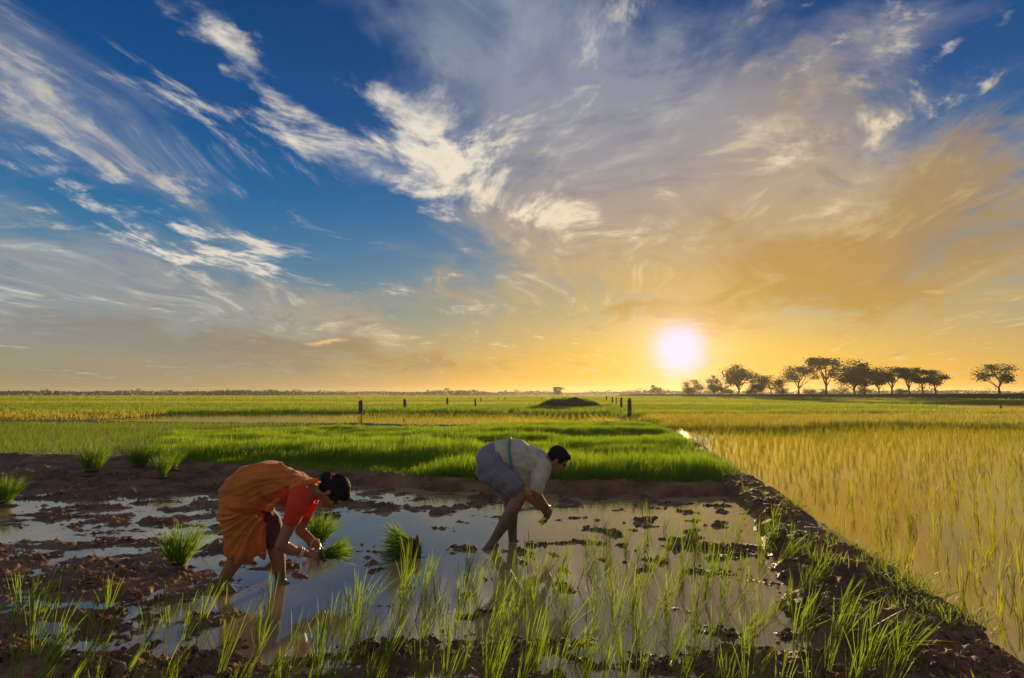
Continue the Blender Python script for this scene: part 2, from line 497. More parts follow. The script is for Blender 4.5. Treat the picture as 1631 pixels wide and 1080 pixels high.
# ------------------------------------------------------------------ leaves, blades, clumps
def m_leaf(dark, light, trans, mixf=.55):
    def fn(nt, b):
        t = attr("t")
        oi = nt.nodes.new("ShaderNodeObjectInfo")
        rnd = S(oi.outputs['Random'])
        vr = attr("v")
        c = mix(S.m('MULTIPLY_ADD', vr, .7, rnd * .3), dark, light)
        c = mix(smooth(vr, .86, .93) * .8, c, (.24, .19, .05))               # a few yellowed blades
        c = mix(smooth(t, .35, 0.0) * .55, c, (.17, .15, .05))          # paler sheath at the foot of each blade
        tc = mix(S.m('MULTIPLY_ADD', vr, .6, rnd * .3), trans, tuple(min(1, k * 1.25) for k in trans))
        tr = nt.nodes.new("ShaderNodeBsdfTranslucent"); nt.links.new(tc.k, tr.inputs[0])
        setp(b, Base_Color=c, Roughness=.5, IOR=1.4)
        b.inputs['Specular IOR Level'].default_value = .3
        mx = nt.nodes.new("ShaderNodeMixShader"); mx.inputs[0].default_value = mixf
        nt.links.new(b.outputs[0], mx.inputs[1]); nt.links.new(tr.outputs[0], mx.inputs[2])
        nt.links.new(mx.outputs[0], nt.nodes["Material Output"].inputs[0])
    return fn

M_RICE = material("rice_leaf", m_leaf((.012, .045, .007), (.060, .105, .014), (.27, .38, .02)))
M_SEED = material("seedling_leaf", m_leaf((.008, .046, .005), (.030, .085, .008), (.33, .50, .018), .5))
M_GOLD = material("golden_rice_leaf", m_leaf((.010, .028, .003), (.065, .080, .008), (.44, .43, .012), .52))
M_BUNDLE = material("bundle_leaf", m_leaf((.008, .040, .006), (.030, .080, .010), (.27, .44, .02), .38))
M_GRASS = material("bund_grass", m_leaf((.030, .060, .010), (.075, .095, .020), (.26, .33, .04)))

def blades(n, r, h, lean, w, wild=.16, segs=4, ringpow=.5, out=.25, wind=(1, 0), droop=.25, hvar=.3):
    """n grass blades rising from a disc of radius r; each a tapered bent strip"""
    V, F, T, VV = [], [], [], []
    for _ in range(n):
        a = random.uniform(0, 2 * math.pi); q = r * random.random() ** ringpow
        bx, by = q * math.cos(a), q * math.sin(a)
        hh = h * random.uniform(1 - hvar, 1 + hvar * .35)
        dx = wind[0] * lean + out * q / max(r, 1e-4) * math.cos(a) + random.gauss(0, wild)
        dy = wind[1] * lean + out * q / max(r, 1e-4) * math.sin(a) + random.gauss(0, wild)
        ln = math.sqrt(dx * dx + dy * dy + 1)
        dx, dy, dz = dx / ln, dy / ln, 1 / ln
        o = random.uniform(0, math.pi)
        sx, sy = math.cos(o), math.sin(o)
        k = droop * random.uniform(.2, 1.5)
        bend = (dx * k + random.gauss(0, .06), dy * k + random.gauss(0, .06))
        ww = w * random.uniform(.7, 1.25); vv = random.random()
        base = len(V)
        for s in range(segs):
            t = s / segs
            x = bx + hh * (dx * t + bend[0] * t * t)
            y = by + hh * (dy * t + bend[1] * t * t)
            z = hh * (dz * t - .35 * k * t * t * t)
            wd = ww * (.55 + .9 * t) * (1 - t) ** .45 * .5 if t > 0 else ww * .3
            V += [(x - sx * wd, y - sy * wd, z), (x + sx * wd, y + sy * wd, z)]
            T += [t, t]; VV += [vv, vv]
        V.append((bx + hh * (dx + bend[0]), by + hh * (dy + bend[1]), hh * (dz - .35 * k))); T.append(1.0); VV.append(vv)
        for s in range(segs - 1):
            i = base + 2 * s
            F.append((i, i + 1, i + 3, i + 2))
        i = base + 2 * (segs - 1)
        F.append((i, i + 1, i + 2))
    return V, F, T, VV

def tuft_mesh(name, mat, *a, **k):
    V, F, T, VV = blades(*a, **k)
    me = bpy.data.meshes.new(name); me.from_pydata(V, [], F)
    me.attributes.new("t", 'FLOAT', 'POINT').data.foreach_set("value", np.array(T, np.float32))
    me.attributes.new("v", 'FLOAT', 'POINT').data.foreach_set("value", np.array(VV, np.float32))
    me.polygons.foreach_set("use_smooth", np.ones(len(me.polygons), bool))
    me.materials.append(mat)
    return me

def source_collection(name, meshes):
    c = bpy.data.collections.new(name)
    for i, me in enumerate(meshes):
        c.objects.link(bpy.data.objects.new(me.name, me))
    return c

def scatter(name, label, coll, P, rot, scl, mat=None):
    """one uncountable mass: instances of a few tufts on given points"""
    P = np.asarray(P, np.float32)
    me = bpy.data.meshes.new(name)
    me.vertices.add(len(P)); me.vertices.foreach_set("co", P.ravel())
    me.attributes.new("rot", 'FLOAT_VECTOR', 'POINT').data.foreach_set("vector", np.asarray(rot, np.float32).ravel())
    me.attributes.new("scl", 'FLOAT_VECTOR', 'POINT').data.foreach_set("vector", np.asarray(scl, np.float32).ravel())
    me.attributes.new("idx", 'INT', 'POINT').data.foreach_set("value", rng.integers(0, len(coll.objects), len(P)).astype(np.int32))
    o = link(name, me)
    g = bpy.data.node_groups.new(name, 'GeometryNodeTree')
    g.interface.new_socket("Geometry", in_out='INPUT', socket_type='NodeSocketGeometry')
    g.interface.new_socket("Geometry", in_out='OUTPUT', socket_type='NodeSocketGeometry')
    N = g.nodes.new
    gi, go = N('NodeGroupInput'), N('NodeGroupOutput')
    ci = N('GeometryNodeCollectionInfo'); ci.inputs[0].default_value = coll
    ci.inputs['Separate Children'].default_value = True; ci.inputs['Reset Children'].default_value = True
    ip = N('GeometryNodeInstanceOnPoints'); ip.inputs['Pick Instance'].default_value = True
    def na(nm, ty):
        n = N('GeometryNodeInputNamedAttribute'); n.data_type = ty; n.inputs[0].default_value = nm
        return n.outputs[0]
    g.links.new(gi.outputs[0], ip.inputs['Points'])
    g.links.new(ci.outputs[0], ip.inputs['Instance'])
    g.links.new(na('idx', 'INT'), ip.inputs['Instance Index'])
    g.links.new(na('rot', 'FLOAT_VECTOR'), ip.inputs['Rotation'])
    g.links.new(na('scl', 'FLOAT_VECTOR'), ip.inputs['Scale'])
    g.links.new(ip.outputs[0], go.inputs[0])
    md = o.modifiers.new("scatter", 'NODES'); md.node_group = g
    tag(o, label, kind="stuff")
    return o

def jitter_grid(x0, x1, y0, y1, sx, sy, jit=.35, rot=0.0):
    gx, gy = np.meshgrid(np.arange(x0, x1, sx), np.arange(y0, y1, sy))
    gx, gy = gx.ravel(), gy.ravel()
    gx = gx + rng.uniform(-jit, jit, gx.shape) * sx
    gy = gy + rng.uniform(-jit, jit, gy.shape) * sy
    if rot:
        c, s = math.cos(rot), math.sin(rot)
        gx, gy = gx * c - gy * s, gx * s + gy * c
    return gx, gy

def in_view(x, y, pad=1.0, deg=45.0):
    return (np.abs(np.arctan2(x, y)) < R(deg)) | (np.hypot(x, y) < pad)

def spread(n, tilt=.05, smin=.8, smax=1.2):
    rot = np.stack([rng.normal(0, tilt, n), rng.normal(0, tilt, n), rng.uniform(-.6, .6, n)], 1)
    s = rng.uniform(smin, smax, n)
    return rot, np.stack([s, s, s * rng.uniform(.85, 1.15, n)], 1)

# --- the seedbed: a dense carpet of young rice
c_bed = source_collection("seedbed_tufts", [tuft_mesh("seedbed_tuft", M_SEED, 60, .19, .31, .12, .0085, wild=.17, segs=3, out=.05, droop=.3) for _ in range(8)])
gx, gy = jitter_grid(-13, 7, 8.4, 27.5, .19, .21, .45)
k = inside(gx, gy, BED); gx, gy = gx[k], gy[k]
wave = fbm(gx * .42, gy * .60, 3, 91)
rot, scl = spread(len(gx), .07)
hs = .80 + 1.15 * wave + .25 * fbm(gx * 1.8, gy * 1.8, 2, 92) + .12 * rng.normal(size=len(gx))
edge = np.minimum(1, seg_dist(gx, gy, BED + BED[:1])[0] / .3 + .7)
scl[:, 2] *= np.clip(hs, .35, 1.5) * edge * (1 - .35 * sstep(13, 22, gy))
rot[:, 1] += .25 * fbm(gx * .8, gy * .6, 2, 93); rot[:, 0] += .2 * fbm(gx * .8 + 9, gy * .6, 2, 94)
scatter("seedbed_grass", "dense bright green carpet of rice seedlings behind the mud bank", c_bed, np.stack([gx, gy, land(gx, gy) - .01], 1), rot, scl)

# --- far crops, thinning out with distance into bigger, coarser tufts
def crop(name, label, mat, y0, y1, sp, h, n, w, keep=None, deg=46, zoff=0.0, drop=0.0, lean=.15, zfn=None, segs=3):
    cc = source_collection(name + "_tufts", [tuft_mesh(name + "_tuft", mat, n, sp * .75, h, lean, w, wild=.2, segs=segs, out=.06, droop=.3) for _ in range(5)])
    X = y1 * math.tan(R(deg))
    gx, gy = jitter_grid(-X, X, y0, y1, sp, sp, .5)
    k = in_view(gx, gy, 0, deg)
    if keep is not None: k &= keep(gx, gy)
    if drop: k &= rng.random(len(gx)) > drop
    gx, gy = gx[k], gy[k]
    rot, scl = spread(len(gx), .04, .85, 1.2)
    scl[:, 2] *= 1 + .3 * fbm(gx * .08, gy * .12, 2, 17)
    z = land(gx, gy) if zfn is None else np.full(len(gx), zfn)
    return scatter(name, label, cc, np.stack([gx, gy, z + zoff], 1), rot, scl)

def parcels(x, y, s=0):
    """long narrow fields of differing age"""
    return np.floor((y + .10 * x) / 16.0 + .35 * np.floor((x + .3 * y) / 55.0) + s).astype(int)

def band(i, m=3): return lambda x, y: (parcels(x, y) % m == i) & ~(inside(x, y, FAR_STRIP) | inside(x, y + 4, FAR_STRIP) | inside(x - 1, y + 8, FAR_STRIP)) & ~inside(x, y, STRIP) & ~inside(x, y, BED) & ~inside(x, y, LEFT_P) & ~inside(x, y, RIGHT_P) & (y > 25) & (seg_dist(x, y, BACK)[0] > .8) & (fbm(x * .12, y * .3, 2, 55) > -.55)
M_CROP_A = material("mid_green_crop", m_leaf((.030, .070, .010), (.080, .105, .016), (.27, .38, .03)))
M_CROP_B = material("yellow_green_crop", m_leaf((.075, .085, .012), (.140, .125, .02), (.50, .44, .05)))
for nm, lb, mt, i in (("rice_crop", "green rice standing in the middle fields", M_CROP_A, 0), ("ripening_crop", "yellow green rice in the far fields", M_CROP_B, 1),
                      ("young_crop", "fresh green rice in strips between the far bunds", M_RICE, 2)):
    crop(nm, lb, mt, 27.0, 125, .95, .38, 46, .030, band(i), deg=45, lean=.12)
    crop(nm, lb + " towards the horizon", mt, 125, 420, 4.2, .55, 60, .10, band(i), deg=44, lean=.1, zfn=.02)
# left paddy: rows of young rice, wet at the near edge
def left_keep(x, y): return inside(x, y, LEFT_P) & (seg_dist(x, y, BANK)[0] > .55)
crop("left_paddy_rice", "thin young rice in the flooded paddy behind the left bank", M_RICE, 12.6, 31, .22, .26, 12, .0065, left_keep, deg=46, lean=.1, drop=.05)
# far side of the right paddy: older, closed canopy
def right_far(x, y): return ~(inside(x, y, FAR_STRIP) | inside(x, y + 3, FAR_STRIP) | inside(x - 1, y + 6, FAR_STRIP) | inside(x - 3, y + 10, FAR_STRIP)) & (x > 7.6 + .15 * (y - 34)) & (y > 23 + .12 * (x - 8) + 1.2 * np.sin(x * .5)) & (y < 42)
crop("dense_paddy_rice", "dense olive rice at the back of the right paddy", M_CROP_B, 22, 42, .42, .36, 34, .013, right_far, deg=46, lean=.12)

# --- rice clumps: single plants set by hand
rice_h = [random.uniform(.32, .44) for _ in range(14)]
rice_l = [random.uniform(.03, .46) for _ in range(14)]
rice_v = [tuft_mesh("rice_clump", M_RICE, random.randint(10, 16), .022, hh, ll, .0064, wild=.10, out=.12, segs=5, droop=.22) for hh, ll in zip(rice_h, rice_l)]
gold_v = [tuft_mesh("paddy_rice_clump", M_GOLD, random.randint(7, 12), .016, random.uniform(.22, .30), random.uniform(.0, .14), .0055, wild=.10, out=.10, segs=4, droop=.22) for _ in range(10)]

# the right paddy in rows; the biggest in the picture become single things further down
gx, gy = jitter_grid(-4, 34, 1.6, 33, .40, .17, .14, R(-9))
d_b = seg_dist(gx, gy, BUND)[0]
k = inside(gx, gy, RIGHT_P) & (d_b > .48) & in_view(gx, gy, 0, 44.5) & ~right_far(gx, gy) & (rng.random(len(gx)) > .10 + .16 * sstep(8, 4, gy))
k &= ~((fbm(gx * .5, gy * .5, 2, 77) > .62) & (gy < 12))
k &= ~((np.abs(np.degrees(np.arctan2(gx, gy)) - 16.5) < .9) & (gy > 13) & (rng.random(len(gx)) < .75))
gx, gy = gx[k], gy[k]
order = np.argsort(np.hypot(gx, gy))
gx, gy = gx[order], gy[order]
right_single = [(float(a), float(b)) for a, b in zip(gx[:60], gy[:60])]
gx, gy = gx[60:], gy[60:]
c_gold = source_collection("paddy_clumps", gold_v)
rot, scl = spread(len(gx), .06, .75, 1.2)
rot[:, 2] = rng.uniform(-3.1, 3.1, len(gx))
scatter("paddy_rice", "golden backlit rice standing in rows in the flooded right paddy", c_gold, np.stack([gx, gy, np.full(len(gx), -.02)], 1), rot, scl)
# the narrow wet strip behind the seedbed
gx, gy = jitter_grid(-14, 8, 25, 39, .36, .5, .2, R(-6))
k = inside(gx, gy, STRIP) & (seg_dist(gx, gy, BACK)[0] > .6); gx, gy = gx[k], gy[k]
rot, scl = spread(len(gx), .06, .8, 1.2)
scatter("strip_rice", "sparse golden rice in the wet strip behind the seedbed", c_gold, np.stack([gx, gy, np.full(len(gx), -.02)], 1), rot, scl)

# --- rough grass along the bunds
c_gr = source_collection("bund_tufts", [tuft_mesh("bund_tuft", M_GRASS, 26, .10, .11, .1, .006, wild=.45, segs=3, out=.5, droop=.6) for _ in range(6)])
gx, gy = jitter_grid(-14, 9, 1.0, 36, .10, .12, .5)
d, al = seg_dist(gx, gy, BUND)
d2, _ = seg_dist(gx, gy, BACK)
dens = np.where(gy > 8.6, .50, .09) * np.exp(-(d / .42) ** 4) * (fbm(gx * 1.6, gy * 1.6, 2, 81) > np.where(gy > 8.6, -.5, .05))
side = np.where((gy < 8.6) & (d < .52) & (d > .2), .6, 0) * (fbm(gx * 1.1, gy * 1.1, 2, 83) > .0) * (gx > np.interp(gy, [q[1] for q in BUND], [q[0] for q in BUND]))
dens = np.maximum(dens, side)
dens = np.maximum(dens, .10 * np.exp(-(d2 / .5) ** 4))
k = rng.random(len(gx)) < dens; gx, gy = gx[k], gy[k]
rot, scl = spread(len(gx), .15, .6, 1.35); rot[:, 2] = rng.uniform(-3.1, 3.1, len(gx))
scatter("bund_grass", "rough low grass growing along the earth bunds", c_gr, np.stack([gx, gy, land(gx, gy) - .01], 1), rot, scl)

# --- single clumps
def place(name, me, x, y, z, rz, s, label, cat, group, lean=0.0):
    o = link(name, me)
    o.location = (x, y, z); o.rotation_euler = (random.gauss(0, .05), lean + random.gauss(0, .05), rz); o.scale = (s, s, s * random.uniform(.9, 1.1))
    return tag(o, label, cat, group)

for (x, y) in right_single:
    sca = random.uniform(.85, 1.35)
    side = x - np.interp(y, [q[1] for q in BUND], [q[0] for q in BUND])
    lab = (("tall" if sca > 1.18 else "small" if sca < 1.0 else "middling") + " yellow green rice clump in the paddy water " +
           ("close along the bund" if side < .9 else "a step out from the bund" if side < 1.7 else "well out from the bund"))
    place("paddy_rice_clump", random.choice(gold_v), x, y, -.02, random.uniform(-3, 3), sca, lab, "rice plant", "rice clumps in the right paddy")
n_mud = 0
spots = []
for py in range(812, 1130, 15):
    y0 = on_ground(815, py).y
    sp = .19 if y0 > 3.8 else .25
    step = sp * F_PX / y0 * .95
    px = -60 + random.uniform(0, step)
    while px < 1560:
        qx, qy = px + random.gauss(0, step * .2), py + random.gauss(0, 5)
        px += step
        p = on_ground(qx, qy)
        if not (-3.3 < p.x < 3.0): continue
        bx = np.interp(p.y, [q[1] for q in BUND], [q[0] for q in BUND])
        if p.x > bx - .16: continue
        if p.y > 4.75 + .35 * sstep(-.9, -.2, np.float64(p.x)) + 1.35 * sstep(.3, 1.0, np.float64(p.x)): continue      # still unplanted
        if p.x < -1.15 and (p.y > 3.9 or random.random() > .62): continue
        if p.x < -.95 and p.y > 3.98: continue
        if abs(p.x + 1.78) < .55 and p.y > 3.72: continue           # where she stands
        if abs(p.x + 1.35) < .35 and 3.95 < p.y < 4.7: continue
        if abs(p.x) < .30 and 4.9 < p.y: continue
        if p.x > 1.25 and random.random() < .35: continue
        if random.random() < .10 + .25 * sstep(4.6, 6.2, np.float64(p.y)): continue
        spots.append((p.x, p.y))
for (x, y) in spots:
    z = float(land(np.array([x]), np.array([y]))[0])
    k = random.randrange(len(rice_v)); sca = random.uniform(.68, 1.06) * (1.0 if y > 3.4 else .92); hh = rice_h[k] * sca
    size = "tall" if hh > .37 else "short" if hh < .29 else "middling"
    pose = "leaning far over" if rice_l[k] > .30 else "standing upright" if rice_l[k] < .15 else "tilted a little"
    zone = ("in the wet mud beside the bund" if x > 1.25 else "in dark mud in front of the orange sari" if x < -1.0 else
            "in muddy water at the front edge of the paddy" if y < 3.35 else
            "in the water between the two people" if x < -.25 and y > 3.9 else
            "in the water right of the bending man" if x > .25 and y > 4.6 else "in the middle of the planted water")
    place("rice_clump", rice_v[k], x, y, min(max(z, -.05), .03) - .015, random.gauss(0, .5), sca,
          size + " rice clump " + pose + " " + zone, "rice plant", "hand-set rice clumps " + zone)
# a few that lean out over the bund
for (px, py, s) in ((1215, 985, 1.0), (1260, 1010, 1.1), (1290, 950, .95), (1330, 1040, 1.15), (1385, 1060, 1.05), (1240, 905, .9), (1180, 1050, 1.05), (1345, 985, .9), (1420, 1090, 1.0), (1222, 868, .75)):
    p = on_ground(px, py)
    z = float(land(np.array([p.x]), np.array([p.y]))[0])
    o = place("rice_clump", random.choice(rice_v), p.x, p.y, z - .02, random.gauss(0, .3), s,
              "long bladed rice clump leaning over the side of the bund", "rice plant", "rice clumps leaning on the bund", lean=.45)

# --- crumbs of soil and bits of straw lying on the mud
def m_crumb(nt, b):
    oi = nt.nodes.new("ShaderNodeObjectInfo")
    setp(b, Base_Color=mix(S(oi.outputs['Random']), (.055, .026, .012), (.24, .12, .05)), Roughness=.75)
    b.inputs['Specular IOR Level'].default_value = .25
M_CRUMB = material("soil_crumb", m_crumb)
def crumb(seed):
    bm = bmesh.new(); bmesh.ops.create_icosphere(bm, subdivisions=2, radius=1.0)
    for v in bm.verts:
        n = v.co.normalized()
        v.co = n * (1 + .45 * mnoise.noise(n * 1.7 + Vector((seed * 7.1, 0, 0))) + .2 * mnoise.noise(n * 4 + Vector((0, seed, 0))))
        v.co.z *= .6
    me = bpy.data.meshes.new("crumb"); bm.to_mesh(me); bm.free(); me.materials.append(M_CRUMB)
    return me
c_cr = source_collection("crumbs", [crumb(i) for i in range(6)])
px_ = rng.uniform(-200, 1631, 26000); py_ = 752 + 420 * rng.random(26000) ** 1.3
pts = [on_ground(a, b) for a, b in zip(px_, py_)]
gx, gy = np.array([p.x for p in pts]), np.array([p.y for p in pts])
hz = land(gx, gy)
k = (inside(gx, gy, MUD) | (seg_dist(gx, gy, BUND)[0] < .45)) & (gy < 10) & (hz > -.006) & (fbm(gx * 2.2, gy * 3.0, 2, 121) > -.15)
gx, gy, hz = gx[k], gy[k], hz[k]
rot = rng.uniform(-3, 3, (len(gx), 3)) * np.array([.3, .3, 1]); s_ = .005 + .020 * rng.random(len(gx)) ** 3
scatter("soil_crumbs", "loose crumbs of soil strewn over the mud", c_cr, np.stack([gx, gy, hz], 1), rot, np.stack([s_, s_ * rng.uniform(.6, 1, len(gx)), s_], 1))
M_STUBBLE = material("old_straw", m_leaf((.14, .085, .035), (.26, .17, .07), (.3, .2, .08), .2))
c_st = source_collection("straw_bits", [tuft_mesh("straw_bit", M_STUBBLE, 2, .02, .09, .0, .005, wild=1.2, segs=3, droop=.5) for _ in range(5)])
k = rng.random(len(gx)) < .10
gx, gy, hz = gx[k], gy[k], hz[k]
rot = np.stack([rng.normal(0, 1.1, len(gx)), rng.normal(0, 1.1, len(gx)), rng.uniform(-3, 3, len(gx))], 1); s_ = rng.uniform(.5, 1.3, len(gx))
scatter("straw_litter", "bits of old straw and root trodden into the mud", c_st, np.stack([gx, gy, hz + .006], 1), rot, np.stack([s_] * 3, 1))

# ------------------------------------------------------------------ the tree bank, trees, far woods, posts, mound
def ground_z(x, y): return float(land(np.array([float(x)]), np.array([float(y)]))[0])

E0, E1 = on_ground(1020, 632.0), on_ground(1660, 638.6)
EDIR = (E1 - E0).normalized()
def on_bank(px, back=2.5):
    """the spot on the embankment that lies in the direction of column px"""
    d = ray(px, 628); d.z = 0
    n = Vector((-EDIR.y, EDIR.x, 0))
    if n.y < 0: n = -n
    t = (E0 + n * back).dot(n) / d.dot(n)
    return d * t
def bank_height(p): return .035 * 0 + 1.75 + .25 * math.sin(p.x * .05)

def build_bank():
    A, B = E0 - EDIR * 60, E1 + EDIR * 160
    n = Vector((-EDIR.y, EDIR.x, 0)); n = n if n.y > 0 else -n
    L = (B - A).length; N = 260
    prof = [(0, -.2), (1.0, .75), (1.8, .95), (2.6, 1.0), (5.5, 1.0), (7.5, .6), (10, -.2)]
    V, F = [], []
    for i in range(N + 1):
        p = A + EDIR * (L * i / N)
        H = bank_height(p) * min(1, i / 30) * (1 + .08 * mnoise.noise(Vector((i * .35, 0, 0))))
        for (d, h) in prof:
            q = p + n * (d + .35 * mnoise.noise(Vector((i * .8, d, 2))))
            V.append((q.x, q.y, H * h + .12 * mnoise.noise(Vector((i * 1.3, d * 2, 5)))))
    m = len(prof)
    for i in range(N):
        for j in range(m - 1):
            a = i * m + j
            F.append((a, a + m, a + m + 1, a + 1))
    return np_mesh("embankment", V, F)

def m_bank(nt, b):
    P = position()
    c = mix(noise_tex(P, .8, 5, .6), (.020, .026, .009), (.060, .058, .022))
    setp(b, Base_Color=c, Roughness=.9, Normal=bump(noise_tex(P, 3, 5, .7), .3))
M_BANK = material("grassy_bank", m_bank)
tag(link("embankment", build_bank(), M_BANK), "long low dark embankment carrying the row of trees", kind="structure")

def m_bark(nt, b):
    P = objpos()
    setp(b, Base_Color=mix(noise_tex(P, 6, 4, .6), (.035, .024, .016), (.085, .06, .04)), Roughness=.9)
M_BARK = material("bark", m_bark)
M_CROWN = material("tree_leaf", m_leaf((.020, .034, .008), (.050, .062, .014), (.10, .11, .015), .3))

def tube(V, F, path, rads, n=6):
    base = len(V)
    for i, (p, r) in enumerate(zip(path, rads)):
        d = (path[min(i + 1, len(path) - 1)] - path[max(i - 1, 0)]).normalized()
        a = d.orthogonal().normalized(); b = d.cross(a)
        for k in range(n):
            t = 2 * math.pi * k / n
            V.append(tuple(p + (a * math.cos(t) + b * math.sin(t)) * r))
    for i in range(len(path) - 1):
        for k in range(n):
            a0 = base + i * n + k; a1 = base + i * n + (k + 1) % n
            F.append((a0, a1, a1 + n, a0 + n))
    V.append(tuple(path[-1])); tip = len(V) - 1
    for k in range(n): F.append((base + (len(path) - 1) * n + k, base + (len(path) - 1) * n + (k + 1) % n, tip))

def make_tree(loc, H, W, kind, label, seed, group="trees along the embankment", lean=0.0, name="tree", gaps=.5):
    """kind: 'umbrella' flat layered crown on a bare stem, 'round' full crown, 'shrub' crown down to the ground"""
    rd = random.Random(seed)
    root = link(name, None); root.location = loc
    tag(root, label, "tree", group)
    V, F = [], []
    low = {'umbrella': .55, 'round': .22, 'shrub': .06}[kind]
    fork = H * {'umbrella': .38, 'round': .25, 'shrub': .12}[kind]
    r0 = H * .022 + .04
    bend = Vector((lean * H, 0, 0))
    stem = [Vector((0, 0, -.3)), Vector((rd.gauss(0, .1), rd.gauss(0, .1), fork * .5)) + bend * .3, Vector((rd.gauss(0, .15), rd.gauss(0, .15), fork)) + bend * .55]
    tube(V, F, stem, [r0 * 1.35, r0, r0 * .8], 7)
    tips = []
    nl = {'umbrella': 9, 'round': 13, 'shrub': 14}[kind]
    for i in range(nl):
        a = 2 * math.pi * (i + rd.random() * .7) / nl
        q = rd.uniform(.25, 1.0) ** .6
        rr = W * .5 * q
        if kind == 'umbrella':
            z = H * (rd.uniform(.50, .93) - .14 * q * q + .05)
        elif kind == 'round':
            z = H * rd.uniform(low + .1, .97 - .28 * q * q)
        else:
            z = H * rd.uniform(low + .05, .95 - .35 * q * q)
        tip = Vector((rr * math.cos(a), rr * math.sin(a), z)) + bend
        s = stem[2] if rd.random() < .7 else stem[1]
        mid = s.lerp(tip, .5) + Vector((0, 0, H * rd.uniform(-.03, .05)))
        tube(V, F, [s, mid, tip], [r0 * .62, r0 * .38, r0 * .15], 5)
        tips.append(tip)
        for _ in range(2):
            t2 = tip + Vector((rd.gauss(0, W * .10), rd.gauss(0, W * .10), rd.uniform(-.02, .05) * H))
            tube(V, F, [mid.lerp(tip, .4), t2], [r0 * .22, r0 * .1], 4)
            tips.append(t2)
    tips.append(Vector((0, 0, H * .9)) + bend)
    link("trunk", np_mesh("trunk", V, F), M_BARK, root).matrix_parent_inverse = Matrix()
    LV, LF, LT, LR = [], [], [], []
    for t in tips:
        if rd.random() < .12: continue
        n = 110 if kind == 'umbrella' else 120
        sx = W * rd.uniform(.075, .135); sz = sx * (.85 if kind == 'umbrella' else .85)
        shade = rd.random()
        for _ in range(n):
            p = t + Vector((rd.gauss(0, sx), rd.gauss(0, sx), rd.gauss(0, sz)))
            if kind == 'umbrella' and p.z < t.z - sz * 1.3: p.z = t.z - sz * rd.random()
            if p.z > H * .97: p.z = H * rd.uniform(.84, 1.0)
            if p.z < .1: p.z = .1
            s = rd.uniform(.10, .22) * (H / 6.5)
            u = Vector((rd.gauss(0, 1), rd.gauss(0, 1), rd.gauss(0, .6))).normalized()
            w = u.orthogonal().normalized() * s * rd.uniform(.5, .9)
            u = u * s
            b = len(LV)
            LV += [tuple(p - u), tuple(p + w), tuple(p + u), tuple(p - w)]
            LF.append((b, b + 1, b + 2, b + 3)); LT += [1] * 4; LR += [shade * .7 + rd.random() * .3] * 4
    me = np_mesh("crown", LV, LF, False)
    me.attributes.new("t", 'FLOAT', 'POINT').data.foreach_set("value", np.array(LT, np.float32))
    me.attributes.new("v", 'FLOAT', 'POINT').data.foreach_set("value", np.array(LR, np.float32))
    link("crown", me, M_CROWN, root).matrix_parent_inverse = Matrix()
    return root

def bank_tree(px, ytop, ybase, wpx, kind, label, seed, lean=0.0, back=3.8):
    p = on_bank(px, back)
    D = p.y
    zb = bank_height(p) * .98
    ppm = F_PX / D
    H = max(2.0, CAM_H + (628 - ytop) / ppm - zb)
    return make_tree((p.x, p.y, zb - .1), H, wpx * (.74 if px > 1550 else .92) / ppm, kind, label, seed, lean=lean)

for a in ((1104, 604, 628, 30, 'shrub', "low round bushy tree nearest below the sun"),
          (1137, 597, 628, 26, 'shrub', "narrow upright tree right of the low round one"),
          (1176, 579, 627, 46, 'round', "tall full round tree with gaps in its crown"),
          (1203, 603, 627, 26, 'shrub', "thin low tree just right of the tall round tree"),
          (1228, 597, 627, 40, 'round', "broad dark round tree standing low in the row"),
          (1272, 582, 627, 52, 'umbrella', "flat topped tree on a bent stem, first umbrella in the row"),
          (1316, 568, 626, 48, 'umbrella', "tallest umbrella tree on a thin forked stem"),
          (1362, 571, 626, 50, 'round', "broad dense leafy tree beside the tallest umbrella tree"),
          (1378, 577, 626, 44, 'round', "lower leafy tree merged with the broad dense one"),
          (1400, 592, 626, 22, 'umbrella', "small slim tree right of the dense pair"),
          (1421, 583, 625, 34, 'umbrella', "sparse light umbrella tree with open crown"),
          (1449, 584, 625, 38, 'umbrella', "dark umbrella tree in the middle of the open group of four"),
          (1470, 588, 625, 36, 'umbrella', "squat umbrella tree touching the leaning one"),
          (1491, 588, 624, 38, 'umbrella', "umbrella tree with a leaning stem at the end of the row"),
          (1593, 578, 623, 64, 'umbrella', "lone wide umbrella tree apart from the row")):
    bank_tree(*a, seed=a[0] * 7 + 1, lean={1491: -.10, 1272: .05, 1593: -.02}.get(a[0], 0.0))
for (px, wp, hp, lab) in ((1375, 16, 12, "dark bush at the foot of the dense leafy pair"), (1245, 18, 13, "low bush between the dark round tree and the first umbrella"),
                          (1436, 14, 9, "low bush between the open umbrella trees"), (1290, 20, 11, "scrubby bush left of the tallest umbrella tree"), (1340, 22, 12, "scrubby bush right of the tallest umbrella tree"), (1312, 12, 9, "small bush under the tallest umbrella tree"), (1158, 16, 14, "low bush left of the tall round tree")):
    p = on_bank(px, 3.4); ppm = F_PX / p.y
    make_tree((p.x, p.y, bank_height(p) * .95), hp / ppm, wp / ppm, 'shrub', lab, px, "bushes on the embankment", name="bush")
for (px, ytop, D, wp, kind, lab) in ((888, 616, 420, 17, 'round', "small round tree alone on the horizon above the mound"), (1042, 613, 460, 10, 'round', "small tree on the horizon left of the sun glow"),
                                     (1051, 617, 470, 9, 'shrub', "lower of two small trees on the horizon left of the sun glow")):
    p = at_depth(px, 628, D); ppm = F_PX / D
    make_tree((p.x, p.y, 0), CAM_H + (628 - ytop) / ppm, wp / ppm, kind, lab, px + 3, "trees on the horizon")

